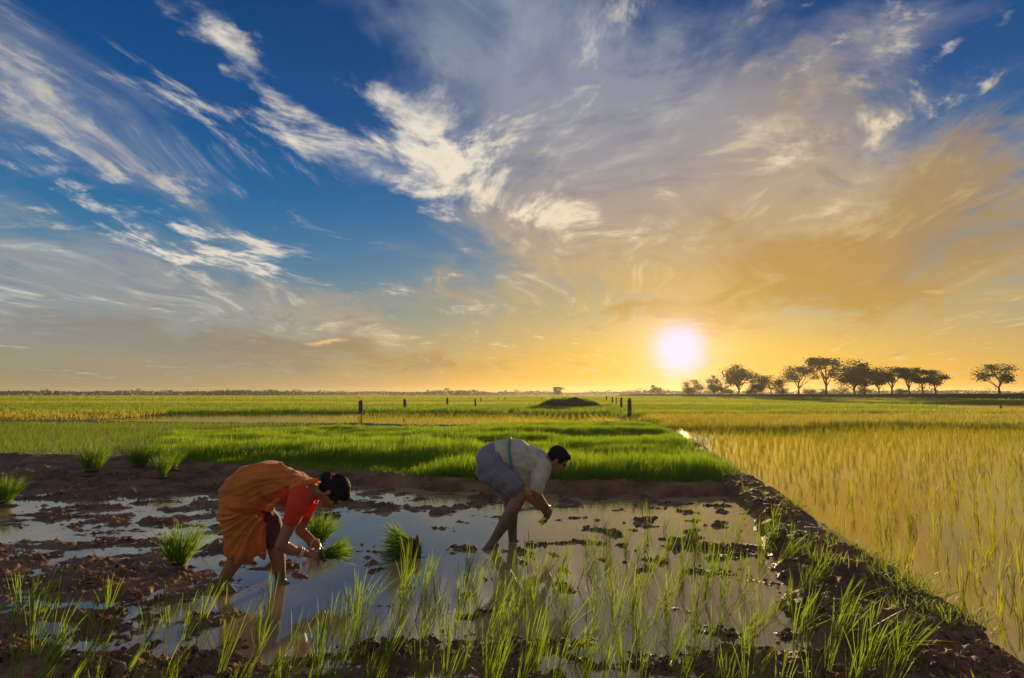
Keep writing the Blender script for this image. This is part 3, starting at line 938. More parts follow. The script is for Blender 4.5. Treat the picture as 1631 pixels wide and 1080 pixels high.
# --- the woods along the horizon: one hazy mass
def woods():
    V, F, T, VV = [], [], [], []
    rd = random.Random(5)
    az = -50.0
    while az < 52:
        D = 820 + 120 * math.sin(az * .31) + rd.uniform(-60, 60)
        hh = 5.2 + 2.2 * mnoise.noise(Vector((az * .25, 0, 0))) + 1.6 * mnoise.noise(Vector((az * 1.3, 3, 0)))
        if az > 12: hh *= 1.0
        if rd.random() < .07: hh *= 1.45
        w = rd.uniform(3.5, 8.5)
        cx, cy = D * math.sin(R(az)), D * math.cos(R(az))
        shade = rd.random()
        for _ in range(44):
            p = Vector((cx + rd.gauss(0, w * .5), cy + rd.gauss(0, w * .5), 0))
            k = max(0.0, 1 - (abs(p.x - cx) / (w * 1.4)) ** 2)
            p.z = hh * rd.random() ** .8 * (.55 + .45 * k)
            s = rd.uniform(.5, 1.25)
            u = Vector((rd.gauss(0, 1), rd.gauss(0, .4), rd.gauss(0, .6))).normalized(); q = u.orthogonal().normalized() * s * .8; u = u * s
            b = len(V); V += [tuple(p - u), tuple(p + q), tuple(p + u), tuple(p - q)]; F.append((b, b + 1, b + 2, b + 3)); T += [1] * 4; VV += [shade] * 4
        az += rd.uniform(.10, .26)
    me = np_mesh("treeline", V, F, False)
    me.attributes.new("t", 'FLOAT', 'POINT').data.foreach_set("value", np.array(T, np.float32))
    me.attributes.new("v", 'FLOAT', 'POINT').data.foreach_set("value", np.array(VV, np.float32))
    return me
tag(link("treeline", woods(), M_CROWN), "far line of woods along the whole horizon", kind="stuff")

# --- fence posts
def m_post(nt, b):
    P = objpos()
    g = noise_tex(vec(sep(P)[0] * 30, sep(P)[1] * 30, sep(P)[2] * 4), 1, 4, .6)
    setp(b, Base_Color=mix(g, (.030, .020, .014), (.095, .066, .045)), Roughness=.85, Normal=bump(g, .02))
M_POST = material("weathered_wood", m_post)

def post_mesh(h, w, seed):
    rd = random.Random(seed); V, F = [], []
    path = [Vector((0, 0, -.4)), Vector((rd.gauss(0, .01), rd.gauss(0, .01), h * .5)), Vector((rd.gauss(0, .025), rd.gauss(0, .02), h * .97)), Vector((rd.gauss(0, .025), rd.gauss(0, .02), h))]
    tube(V, F, path, [w * .55, w * .5, w * .47, w * .36], 9)
    return np_mesh("fence_post", V, F)

for i, (px, yb, yt, w, lab) in enumerate((
        (574, 662, 638, .30, "thickest wooden fence post, first of the row on the left"), (645, 654, 636, .27, "second wooden fence post right of the thick one"),
        (712, 648, 634, .26, "third wooden fence post, before the pair"), (757.5, 653, 635.5, .17, "taller post of the pair in mid field"),
        (766, 643, 633.5, .16, "shorter post of the pair in mid field"), (794, 639, 633, .2, "small far post right of the pair, first of two"),
        (804, 639, 633, .2, "small far post right of the pair, second of two"), (862.5, 639, 632.5, .14, "thin post at the left foot of the mound"),
        (881, 640, 632, .14, "thin post standing before the mound"),
        (966, 639.5, 631.5, .30, "short post right beside the mound"), (975.5, 647, 632.5, .17, "thin post, second from the mound"),
        (982, 648, 632.5, .12, "thinnest post between two thicker ones right of the mound"),
        (990, 653, 633.5, .22, "dark straight post, next to last before the golden paddy"), (1003, 666, 635.5, .24, "tallest dark post at the corner of the golden paddy"))):
    p = on_ground(px, yb); h = CAM_H - (yt - 628) * p.y / F_PX
    o = link("fence_post", post_mesh(h, w, i), M_POST)
    o.location = (p.x, p.y, 0); o.rotation_euler = (0, random.gauss(0, .02), 0)
    tag(o, lab, "post", "fence posts across the fields")

# --- the grassy mound
def mound():
    p = on_ground(907, 651.5)
    a, bb, H = 3.55, 1.7, .98
    V, F = [], []
    N, Mm = 72, 18
    for i in range(Mm + 1):
        q = i / Mm
        for k in range(N):
            t = 2 * math.pi * k / N
            wob = 1 + .07 * mnoise.noise(Vector((math.cos(t) * 2, math.sin(t) * 2, 1)))
            x, y = a * q * math.cos(t) * wob, bb * q * math.sin(t) * wob
            z = H * (1 - q ** 3.2) * (1 + .26 * mnoise.noise(Vector((x * .9, y * .9, 0))) + .10 * mnoise.noise(Vector((x * 2.7, y * 2.7, 4)))) * (.93 + .07 * math.cos((x - .7) * .8)) + .05 * mnoise.noise(Vector((x * 5, y * 5, 3)))
            V.append((x, y, z if i < Mm else -.1))
    for i in range(Mm):
        for k in range(N):
            F.append((i * N + k, (i + 1) * N + k, (i + 1) * N + (k + 1) % N, i * N + (k + 1) % N))
    root = link("earth_mound", None); root.location = (p.x, p.y, 0)
    link("heap", np_mesh("heap", V, F), M_BANK, root).matrix_parent_inverse = Matrix()
    TV, TF, TT, TVV = [], [], [], []
    for _ in range(900):
        t, q = random.uniform(0, 6.283), random.random() ** .5
        x, y = a * q * math.cos(t) * .97, bb * q * math.sin(t) * .97
        z = H * (1 - q ** 3.2) - .03
        v, f, tt, vv = blades(5, .10, .24, .1, .020, wild=.5, segs=2)
        b = len(TV)
        TV += [(c[0] + x, c[1] + y, c[2] + z) for c in v]; TF += [tuple(i + b for i in g) for g in f]; TT += tt; TVV += vv
    me = np_mesh("grass", TV, TF)
    me.attributes.new("t", 'FLOAT', 'POINT').data.foreach_set("value", np.array(TT, np.float32))
    me.attributes.new("v", 'FLOAT', 'POINT').data.foreach_set("value", np.array(TVV, np.float32))
    g = link("grass", me, M_GRASS, root); g.matrix_parent_inverse = Matrix(); g['kind'] = "stuff"
    tag(root, "long low grassy earth mound in the middle field", "mound")
mound()

# --- bundles of pulled seedlings
def m_root(nt, b):
    P = objpos()
    g = noise_tex(P, 60, 4, .6)
    setp(b, Base_Color=mix(g, (.035, .022, .014), (.20, .13, .07)), Roughness=.8, Normal=bump(g, .01))
M_ROOT = material("muddy_roots", m_root)
M_STRAW = material("straw_tie", lambda nt, b: setp(b, Base_Color=(.30, .22, .09), Roughness=.8))

def root_mesh(r, h, seed):
    rd = random.Random(seed); V, F = [], []
    n, m = 14, 7
    for i in range(m + 1):
        z = -h * i / m
        rr = r * (.62 + .55 * math.sin(math.pi * (i / m) ** .8)) * (1 - .35 * (i / m) ** 3)
        for k in range(n):
            t = 2 * math.pi * k / n; q = rr * (1 + rd.gauss(0, .10))
            V.append((q * math.cos(t), q * math.sin(t), z + rd.gauss(0, h * .03)))
    for i in range(m):
        for k in range(n): F.append((i * n + k, i * n + (k + 1) % n, (i + 1) * n + (k + 1) % n, (i + 1) * n + k))
    F.append(tuple(range(m * n, (m + 1) * n)))
    for _ in range(26):
        t = rd.uniform(0, 6.28); p = Vector((r * .7 * math.cos(t), r * .7 * math.sin(t), -h * rd.uniform(.5, 1)))
        q = p + Vector((rd.gauss(0, r * .5), rd.gauss(0, r * .5), -h * rd.uniform(.2, .6)))
        tube(V, F, [p, p.lerp(q, .5) + Vector((rd.gauss(0, .004), 0, 0)), q], [.0022, .0018, .0006], 3)
    return np_mesh("roots", V, F)

def ring_mesh(R0, r, n=20, m=6):
    V, F = [], []
    for i in range(n):
        a = 2 * math.pi * i / n
        for k in range(m):
            b = 2 * math.pi * k / m
            V.append(((R0 + r * math.cos(b)) * math.cos(a), (R0 + r * math.cos(b)) * math.sin(a), r * math.sin(b)))
    for i in range(n):
        for k in range(m): F.append((i * m + k, ((i + 1) % n) * m + k, ((i + 1) % n) * m + (k + 1) % m, i * m + (k + 1) % m))
    return np_mesh("ring", V, F)

def bundle(loc, h, r, label, seed, rot=(0, 0, 0), nb=260, out=.75, name="seedling_bundle", group="seedling bundles"):
    random.seed(seed)
    root = link(name, None); root.location = loc; root.rotation_euler = rot
    tag(root, label, "seedling bundle", group)
    link("blades", tuft_mesh("blades", M_BUNDLE, nb, r, h * 1.12, .06, .0062, wild=.12, segs=5, out=out * .62, droop=.35, hvar=.28), None, root).matrix_parent_inverse = Matrix()
    link("roots", root_mesh(r * 1.1, h * .2, seed), M_ROOT, root).matrix_parent_inverse = Matrix()
    t = link("tie", ring_mesh(r * 1.12, .006), M_STRAW, root); t.matrix_parent_inverse = Matrix(); t.location = (0, 0, h * .10)
    return root

def gp(px, py):
    p = on_ground(px, py)
    return p.x, p.y, ground_z(p.x, p.y)

x, y, z = gp(284, 912); bundle((x, y, z + .055), .31, .052, "seedling bundle standing alone in the mud left of the woman", 1, nb=300, out=.8)
x, y, z = gp(146, 764); bundle((x, y, z + .06), .46, .10, "thick seedling bundle on the bank at the far left", 2, nb=420, out=.6)
x, y, z = gp(220, 750); bundle((x, y, z + .05), .44, .11, "wide seedling bundle against the corner of the seedbed", 3, nb=420, out=.6)
x, y, z = gp(257, 768); bundle((x, y, z + .06), .33, .06, "front one of two small bundles below the seedbed corner", 4, nb=260, out=.6)
x, y, z = gp(274, 758); bundle((x, y, z + .06), .36, .055, "rear one of two small bundles below the seedbed corner", 5, nb=240, out=.7)
x, y, z = gp(2, 806); bundle((x, y, z + .05), .33, .09, "seedling bundle cut by the left edge of the picture", 6, nb=380, out=.75)
x, y, z = gp(503, 868); bundle((x, y, .03), .26, .065, "seedling bundle standing behind the woman's hands", 7, nb=300, out=.6, rot=(0, .25, 0))
x, y, z = gp(628, 886); bundle((x + .17, y, .065), .29, .085, "seedling bundle tipped over in the water with roots up", 8, nb=460, out=.7, rot=(.0, -1.47, .25))
random.seed(99)

# ------------------------------------------------------------------ people: continuous bodies grown from limbs, then remeshed and smoothed
def cap(bm, p0, r0, p1, r1, n=16, flat=1.0, side=Vector((0, 1, 0))):
    """tapered capsule; flat squeezes it along 'side'"""
    p0, p1 = Vector(p0), Vector(p1)
    d = p1 - p0; L = d.length; d = d.normalized()
    b = (side - d * side.dot(d)).normalized(); a = b.cross(d)
    rings = []
    prof = [(-.96, .28), (-.8, .6), (-.5, .866), (0, 1)]
    sec = [(p0 + d * r0 * t, r0 * q) for t, q in prof] + [(p1 - d * r1 * t, r1 * q) for t, q in reversed(prof)]
    for c, r in sec:
        rings.append([bm.verts.new(c + a * math.cos(2 * math.pi * k / n) * r + b * math.sin(2 * math.pi * k / n) * r * flat) for k in range(n)])
    for u, w in zip(rings[:-1], rings[1:]):
        for k in range(n): bm.faces.new((u[k], u[(k + 1) % n], w[(k + 1) % n], w[k]))
    bm.faces.new(rings[0][::-1]); bm.faces.new(rings[-1])

def chain(bm, pts, rad, flat=1.0, side=Vector((0, 1, 0))):
    for i in range(len(pts) - 1): cap(bm, pts[i], rad[i], pts[i + 1], rad[i + 1], flat=flat, side=side)

def ell(bm, c, rx, ry, rz, ax=None, n=20, m=12):
    """ellipsoid; ax = 3 axes (x, y, z of the ellipsoid)"""
    c = Vector(c); ax = ax or (Vector((1, 0, 0)), Vector((0, 1, 0)), Vector((0, 0, 1)))
    def P(t, f): return c + ax[0] * (rx * math.sin(f) * math.cos(t)) + ax[1] * (ry * math.sin(f) * math.sin(t)) + ax[2] * (rz * math.cos(f))
    rows = [[bm.verts.new(P(2 * math.pi * k / n, math.pi * (i + .5) / m)) for k in range(n)] for i in range(m)]
    for u, w in zip(rows[:-1], rows[1:]):
        for k in range(n): bm.faces.new((u[k], w[k], w[(k + 1) % n], u[(k + 1) % n]))
    bm.faces.new(rows[0]); bm.faces.new(rows[-1][::-1])

def grow(name, fill, voxel=.006, smooth_n=6, fac=.5, fold=None):
    """remesh the overlapping pieces into one skin and smooth it; fold(P, N) -> offset along the normal"""
    bm = bmesh.new(); fill(bm)
    bmesh.ops.recalc_face_normals(bm, faces=bm.faces)
    me0 = bpy.data.meshes.new("tmp"); bm.to_mesh(me0); bm.free()
    o = bpy.data.objects.new("tmp", me0); col.objects.link(o)
    r = o.modifiers.new("r", 'REMESH'); r.mode = 'VOXEL'; r.voxel_size = voxel
    s = o.modifiers.new("s", 'SMOOTH'); s.factor = fac; s.iterations = smooth_n
    dg = bpy.context.evaluated_depsgraph_get(); dg.update()
    me = bpy.data.meshes.new_from_object(o.evaluated_get(dg))
    bpy.data.objects.remove(o); bpy.data.meshes.remove(me0)
    me.name = name
    if fold is not None:
        n = len(me.vertices)
        P = np.empty(n * 3, np.float32); me.vertices.foreach_get("co", P); P = P.reshape(-1, 3)
        N = np.empty(n * 3, np.float32); me.vertices.foreach_get("normal", N); N = N.reshape(-1, 3)
        P = P + N * fold(P, N)[:, None]
        me.vertices.foreach_set("co", P.astype(np.float32).ravel()); me.update()
    me.materials.clear()
    me.polygons.foreach_set("use_smooth", np.ones(len(me.polygons), bool))
    return me

def m_skin(c0, c1, mud_z):
    def fn(nt, b):
        P = position()
        n = noise_tex(P, 14, 4, .6)
        c = mix(n, c0, c1)
        mud = smooth(sep(P)[2] + (noise_tex(P, 9, 4, .65) - .5) * .22, mud_z + .06, mud_z - .05)
        c = mix(mud, c, mix(noise_tex(P, 30, 3, .6), (.085, .050, .028), (.19, .125, .075)))
        setp(b, Base_Color=c, Roughness=.42, IOR=1.45, Normal=bump(noise_tex(P, 60, 3, .5), .004, .4))
        b.inputs['Subsurface Weight'].default_value = .06
        b.inputs['Subsurface Radius'].default_value = (.012, .005, .003)
    return fn

def m_cloth(c0, c1, weave=260, bumpd=.006, pattern=None, tr=None):
    def fn(nt, b):
        P = position()
        n = noise_tex(P, 9, 4, .6)
        c = mix(smooth(n, .3, .7), c0, c1)
        if pattern is not None: c = pattern(P, c)
        w = noise_tex(P, weave, 2, .5)
        setp(b, Base_Color=c, Roughness=.85, Normal=bump(noise_tex(P, 34, 4, .6) + w * .25, bumpd, .7))
        b.inputs['Sheen Weight'].default_value = .25
        if tr is not None:
            t = nt.nodes.new("ShaderNodeBsdfTranslucent"); t.inputs[0].default_value = (*tr, 1)
            mx = nt.nodes.new("ShaderNodeMixShader"); mx.inputs[0].default_value = .35
            nt.links.new(b.outputs[0], mx.inputs[1]); nt.links.new(t.outputs[0], mx.inputs[2])
            nt.links.new(mx.outputs[0], nt.nodes["Material Output"].inputs[0])
    return fn

def m_hair(nt, b):
    P = objpos()
    x, y, z = sep(P)
    n = noise_tex(vec(x * 40, y * 160, z * 60), 1, 4, .6)
    setp(b, Base_Color=mix(n, (.003, .002, .002), (.012, .008, .006)), Roughness=.62, Normal=bump(n, .004, .9)); b.inputs['Specular IOR Level'].default_value = .2

M_HAIR = material("black_hair", m_hair)
M_EYE = material("eye", lambda nt, b: setp(b, Base_Color=(.02, .012, .01), Roughness=.15))

def hand(bm, wrist, tip, side, curl, s=1.0, thumb=1):
    """palm and five fingers from the wrist towards tip; side = across the knuckles, curl = the way the fingers close"""
    wrist, tip = Vector(wrist), Vector(tip)
    d = (tip - wrist).normalized(); side = (side - d * side.dot(d)).normalized(); cu = (curl - d * curl.dot(d)).normalized()
    pl = wrist + d * .035 * s
    kn = wrist + d * .088 * s
    for k in (-1.2, -.4, .4, 1.2):
        cap(bm, wrist + side * k * .010 * s, .016 * s, kn + side * k * .0175 * s, .0125 * s, n=10)
    for k, L in ((-1.2, .062), (-.4, .075), (.4, .071), (1.2, .056)):
        a = kn + side * k * .0185 * s
        b = a + (d * .8 + cu * .5 + side * k * .05) .normalized() * L * .5 * s
        c = b + (d * .25 + cu * .95).normalized() * L * .32 * s
        e = c + (cu * .9 - d * .45).normalized() * L * .24 * s
        chain(bm, [a, b, c, e], [.0102 * s, .0092 * s, .0085 * s, .0072 * s])
    t0 = wrist + d * .025 * s + side * thumb * .020 * s
    t1 = t0 + (side * thumb * .75 + d * .65 + cu * .25).normalized() * .042 * s
    t2 = t1 + (d * .75 + cu * .65).normalized() * .032 * s
    t3 = t2 + (d * .5 + cu * .75 - side * thumb * .35).normalized() * .024 * s
    chain(bm, [t0, t1, t2, t3], [.0145 * s, .0115 * s, .0102 * s, .0085 * s])

def foot(bm, ank, d, L=.20):
    """heel, arch and toes"""
    d = Vector((d[0], d[1], 0)).normalized(); s = Vector((-d.y, d.x, 0))
    heel = ank - d * .045 + Vector((0, 0, -.055)); ball = ank + d * (L * .62) + Vector((0, 0, -.070))
    cap(bm, ank, .036, heel, .032); cap(bm, ank, .036, ball, .030, flat=1.2); cap(bm, heel, .030, ball, .026, flat=1.3)
    for k in (-2, -1, 0, 1, 2): cap(bm, ball + s * k * .014, .013, ball + s * k * .017 + d * (.055 - .006 * abs(k - .5)), .0095, n=8)

def head(bm, c, upv, fw, s=1.0):
    """skull, jaw, nose, brow, lips, ears around centre c; upv to the crown, fw the way the face looks"""
    upv = upv.normalized(); fw = (fw - upv * fw.dot(upv)).normalized(); sd = upv.cross(fw)
    A = (fw, sd, upv)
    q = lambda f, u, w=0.0: c + fw * f * s + upv * u * s + sd * w * s
    ell(bm, q(-.008, .030), .096 * s, .074 * s, .086 * s, A)
    ell(bm, q(.022, -.032), .070 * s, .060 * s, .080 * s, A)
    cap(bm, q(.015, -.060), .050 * s, q(.058, -.092), .024 * s)           # jaw to chin
    for k in (-1, 1):
        cap(bm, q(.0, -.05, .045 * k), .024 * s, q(.05, -.088, .014 * k), .018 * s)
        ell(bm, q(.066, -.022, .034 * k), .022 * s, .020 * s, .018 * s, A)   # cheekbone
        ell(bm, q(.078, .026, .026 * k), .016 * s, .026 * s, .010 * s, A)    # brow
        ell(bm, q(-.006, -.008, .076 * k), .019 * s, .009 * s, .031 * s, A)  # ear
    cap(bm, q(.084, .012), .009 * s, q(.109, -.024), .013 * s)             # nose
    for k in (-1, 1): ell(bm, q(.100, -.028, .011 * k), .010 * s, .008 * s, .007 * s, A)
    ell(bm, q(.088, -.052), .010 * s, .022 * s, .006 * s, A); ell(bm, q(.086, -.063), .011 * s, .020 * s, .007 * s, A)
    return q, A

def add_eyes(root, q, A, s=1.0):
    for k in (-1, 1):
        bm = bmesh.new(); ell(bm, q(.083, .006, .031 * k), .011 * s, .013 * s, .0075 * s, A, 12, 8)
        me = bpy.data.meshes.new("eye"); bm.to_mesh(me); bm.free()
        child("eye", me, M_EYE, root)

def child(name, me, mat, root):
    """meshes are made in world coordinates; keep them where they are under the root"""
    o = link(name, me, mat)
    o.parent = root; o.matrix_parent_inverse = Matrix.Translation(root.location).inverted()
    return o

V3 = Vector
# ============================================================ the woman
WY = 4.30
def W(px, py, dy=0.0): return at_depth(px, py, WY + dy)
woman = link("person", None); woman.location = (W(400, 938).x, WY, 0)
tag(woman, "person in an orange sari and red blouse bending down to plant seedlings", "person")
M_WSKIN = material("brown_skin", m_skin((.24, .090, .040), (.33, .135, .062), .10))
w_hc = W(531, 784)
w_up, w_fw = V3((.93, 0.0, .36)), V3((.42, -.10, -.90))
wq = {}
def woman_body(bm):
    # torso (under the cloth) and neck
    chain(bm, [W(388, 785), W(428, 768), W(470, 780), W(490, 784)], [.135, .118, .118, .085], flat=1.12)
    chain(bm, [W(488, 782), W(512, 786)], [.058, .050])
    q, A = head(bm, w_hc, w_up, w_fw, .98); wq['q'], wq['A'] = q, A
    # near arm
    chain(bm, [W(478, 793, -.15), W(466, 826, -.19), W(447, 868, -.21), W(462, 876, -.17), W(486, 881, -.10)], [.055, .049, .040, .036, .026])
    cap(bm, W(448, 866, -.21), .037, W(466, 877, -.16), .037)
    hand(bm, W(486, 881, -.10), W(512, 886, -.03), V3((.2, .8, .5)), V3((.25, .25, -1)), .98, thumb=1)
    # far arm
    chain(bm, [W(496, 800, .16), W(484, 830, .20), W(478, 845, .19), W(492, 858, .14), W(506, 869, .06)], [.050, .043, .038, .035, .026])
    hand(bm, W(506, 869, .06), W(522, 884, .02), V3((.1, -.9, .3)), V3((.2, -.3, -1)), .95, thumb=1)
    # near leg, trailing
    chain(bm, [W(386, 806, -.07), W(390, 862, -.08), W(376, 890, -.08), W(358, 921, -.07), W(354, 934, -.06)], [.085, .064, .060, .040, .037])
    foot(bm, W(354, 930, -.06), (.7, -.25))
    # far leg, forward
    chain(bm, [W(398, 806, .09), W(434, 852, .11), W(441, 880, .11), W(446, 912, .10), W(447, 930, .10)], [.095, .066, .060, .041, .038])
    foot(bm, W(447, 927, .10), (.9, -.2))
child("body", grow("body", woman_body, .0048, 5), M_WSKIN, woman)
add_eyes(woman, wq['q'], wq['A'], .98)

def sari_pat(P, c):
    x, y, z = sep(P)
    st = noise_tex(vec(x * 6, y * 6, z * 40), 1, 3, .6)
    c = mix(smooth(st, .5, .68) * .6, c, (.55, .095, .018))
    sp = noise_tex(P, 55, 2, .5)
    c = mix(smooth(sp, .60, .66) * .35, c, (.50, .24, .06))
    sp2 = noise_tex(P, 24, 4, .65)
    c = mix(smooth(sp2, .55, .70) * .45, c, (.30, .060, .014))
    wet = smooth(z + (noise_tex(P, 11, 4, .65) - .5) * .26, .30, .17)      # soaked, muddy hem
    return mix(wet * .8, c, (.15, .062, .022))
M_SARI = material("orange_sari", m_cloth((.60, .165, .016), (.78, .27, .030), pattern=sari_pat, tr=(.75, .28, .05)))
M_BLOUSE = material("red_blouse", m_cloth((.74, .040, .010), (.84, .065, .014), bumpd=.004, tr=(.85, .08, .02)))
M_PETTI = material("dark_petticoat", m_cloth((.060, .016, .028), (.10, .028, .040)))

hip, head_p = W(388, 785), W(492, 782)
fan1, fan2 = W(528, 772), W(430, 806)
def ridge(ph): return (1 - np.abs(np.sin(ph))) ** 1.6
def drape(P, N):
    """folds: a fan from the shoulder over the back, a second fan from the tucked waist down the skirt"""
    x, y, z = P[:, 0], P[:, 1], P[:, 2]
    k = sstep(hip.z + .02, hip.z - .12, z - .10 * (x - hip.x))      # 0 on the back, 1 on the skirt
    r1 = np.hypot(x - fan1.x, z - fan1.z)
    a1 = np.arctan2(z - fan1.z, fan1.x - x) + .55 * np.maximum(0, r1 - .25) + .12 * fbm(x * 5, z * 5, 2, 7)
    back = .016 * (ridge(a1 * 13) - .35) + .007 * (ridge(a1 * 31 + 1.0) - .35) + .004 * fbm(x * 18, z * 24, 3, 9)
    a2 = np.arctan2(fan2.z - z, fan2.x - x) + .10 * fbm(x * 4, z * 4, 2, 3)
    r2 = np.hypot(x - fan2.x, z - fan2.z)
    skirt = (.018 * (ridge(a2 * 9 + 5 * y) - .35) + .009 * (ridge(a2 * 21 + 9 * y) - .35)) * sstep(.02, .15, r2) + .006 * fbm(x * 12, z * 10, 3, 4)
    hem = .013 * np.sin(58 * x + 44 * y) * sstep(.32, .20, z)
    tuck = -.018 * np.exp(-((z - hip.z + .085 + .30 * (x - hip.x)) / .016) ** 2) * sstep(-.14, .0, x - hip.x)
    return back * (1 - k) + skirt * k + hem + tuck
def woman_sari(bm):
    # back and seat
    ell(bm, W(388, 784), .162, .182, .165)
    chain(bm, [W(390, 778), W(425, 766), W(462, 775), W(490, 778)], [.150, .152, .128, .068], flat=1.08)
    chain(bm, [W(455, 768, .05), W(500, 775, .10)], [.115, .055], flat=1.2)
    # cloth gathered at the belly, hanging in front of the thighs
    chain(bm, [W(412, 795, -.06), W(428, 808, -.03)], [.085, .045])
    # skirt over the trailing leg, pulled tight at the back of the knee
    chain(bm, [W(384, 805, -.03), W(390, 845, -.03), W(389, 869, -.04)], [.155, .145, .132], flat=1.22)
    chain(bm, [W(390, 860, -.05), W(382, 881, -.06)], [.125, .085])
    cap(bm, W(402, 850, -.02), .118, W(413, 876, -.03), .055)
    cap(bm, W(373, 872, -.07), .070, W(368, 882, -.07), .045)
child("sari", grow("sari", woman_sari, .005, 8, fold=drape), M_SARI, woman)

def pallu(bm):
    # the bordered edge of the free end, running from the seat over the near flank to the shoulder
    chain(bm, [W(452, 790, -.125), W(468, 776, -.135), W(484, 768, -.11), W(503, 765, -.03)], [.020, .022, .022, .020])
    chain(bm, [W(426, 809, -.11), W(436, 802, -.13), W(452, 790, -.125)], [.018, .022, .020])
    chain(bm, [W(440, 783, -.14), W(462, 768, -.13), W(486, 763, -.07)], [.018, .020, .018])
child("sari_border", grow("sari_border", pallu, .005, 6, fold=lambda P, N: .004 * np.sin(90 * (P[:, 2] + .5 * P[:, 0])) + .004 * fbm(P[:, 0] * 30, P[:, 2] * 30, 2, 5)), M_SARI, woman)

def blouse(bm):
    chain(bm, [W(478, 789, -.145), W(472, 808, -.175), W(465, 827, -.19)], [.080, .072, .061])
    chain(bm, [W(462, 784, -.03), W(484, 790, -.02)], [.118, .092], flat=1.1)
    chain(bm, [W(486, 806, .02), W(470, 812, .0)], [.070, .075])
    chain(bm, [W(494, 796, .14), W(486, 822, .185)], [.066, .052])
    chain(bm, [W(488, 818, -.05), W(502, 806, -.05)], [.030, .022])
child("blouse", grow("blouse", blouse, .005, 6, fold=lambda P, N: .0035 * fbm(P[:, 0] * 26, P[:, 2] * 26, 3, 8)), M_BLOUSE, woman)

def petti(bm):
    chain(bm, [W(402, 806, .06), W(428, 838, .09)], [.112, .098])
    chain(bm, [W(428, 836, .09), W(436, 858, .10)], [.092, .082])
child("petticoat", grow("petticoat", petti, .006, 6, fold=lambda P, N: .006 * np.sin(60 * P[:, 0] + 40 * P[:, 1]) * .6 + .004 * fbm(P[:, 0] * 20, P[:, 2] * 20, 2, 2)), M_PETTI, woman)

def hair_strands(q, A, s):
    def f(P, N):
        return .0022 * np.sin((P[:, 1]) * 420 + 3 * fbm(P[:, 0] * 20, P[:, 2] * 20, 2, 3)) + .003 * fbm(P[:, 0] * 30, P[:, 2] * 30, 2, 6)
    return f
def woman_hair(bm):
    q, A = wq['q'], wq['A']
    ell(bm, q(-.020, .036), .100, .084, .096, A)
    ell(bm, q(.030, .070), .062, .070, .048, A)
    ell(bm, q(-.060, -.020), .055, .070, .070, A)
    for k in (-1, 1): ell(bm, q(.020, .030, .060 * k), .050, .022, .050, A)
    ell(bm, q(-.118, -.012), .045, .050, .046, A)                 # bun
child("hair", grow("hair", woman_hair, .0045, 4, fold=hair_strands(wq['q'], wq['A'], 1)), M_HAIR, woman)
M_FLOWER = material("red_hair_flower", lambda nt, b: setp(b, Base_Color=(.42, .03, .04), Roughness=.7))
def flowers(bm):
    q, A = wq['q'], wq['A']
    rd = random.Random(4)
    for i in range(11):
        t = 2 * math.pi * i / 11
        ell(bm, q(-.105 + .018 * math.sin(t * 2), .034 + .012 * math.cos(t), .045 * math.sin(t)), .013, .013, .012, None, 8, 6)
child("hair_band", grow("hair_band", flowers, .004, 2), M_FLOWER, woman)

M_BANGLE = material("pale_bangle", lambda nt, b: setp(b, Base_Color=(.70, .52, .40), Roughness=.25, IOR=1.5))
def bangle(p, d, r):
    o = link("bangle", ring_mesh(r, .0045, 28, 8), M_BANGLE)
    o.matrix_basis = Matrix.Translation(p - woman.location) @ d.to_track_quat('Z', 'Y').to_matrix().to_4x4()
    o.parent = woman
bangle(W(480, 880, -.117), W(486, 881, -.10) - W(462, 876, -.17), .036)
bangle(W(477, 879, -.125), W(486, 881, -.10) - W(462, 876, -.17), .038)
bangle(W(502, 866, .08), W(506, 869, .06) - W(492, 858, .14), .035)

# what she holds
hb = W(517, 884, -.01)
bundle(hb - V3((.02, 0, 0)), .24, .030, "small seedling bundle held in the woman's hands, blades lying to the right", 21, rot=(0, R(72), R(4)), nb=170, out=.42)

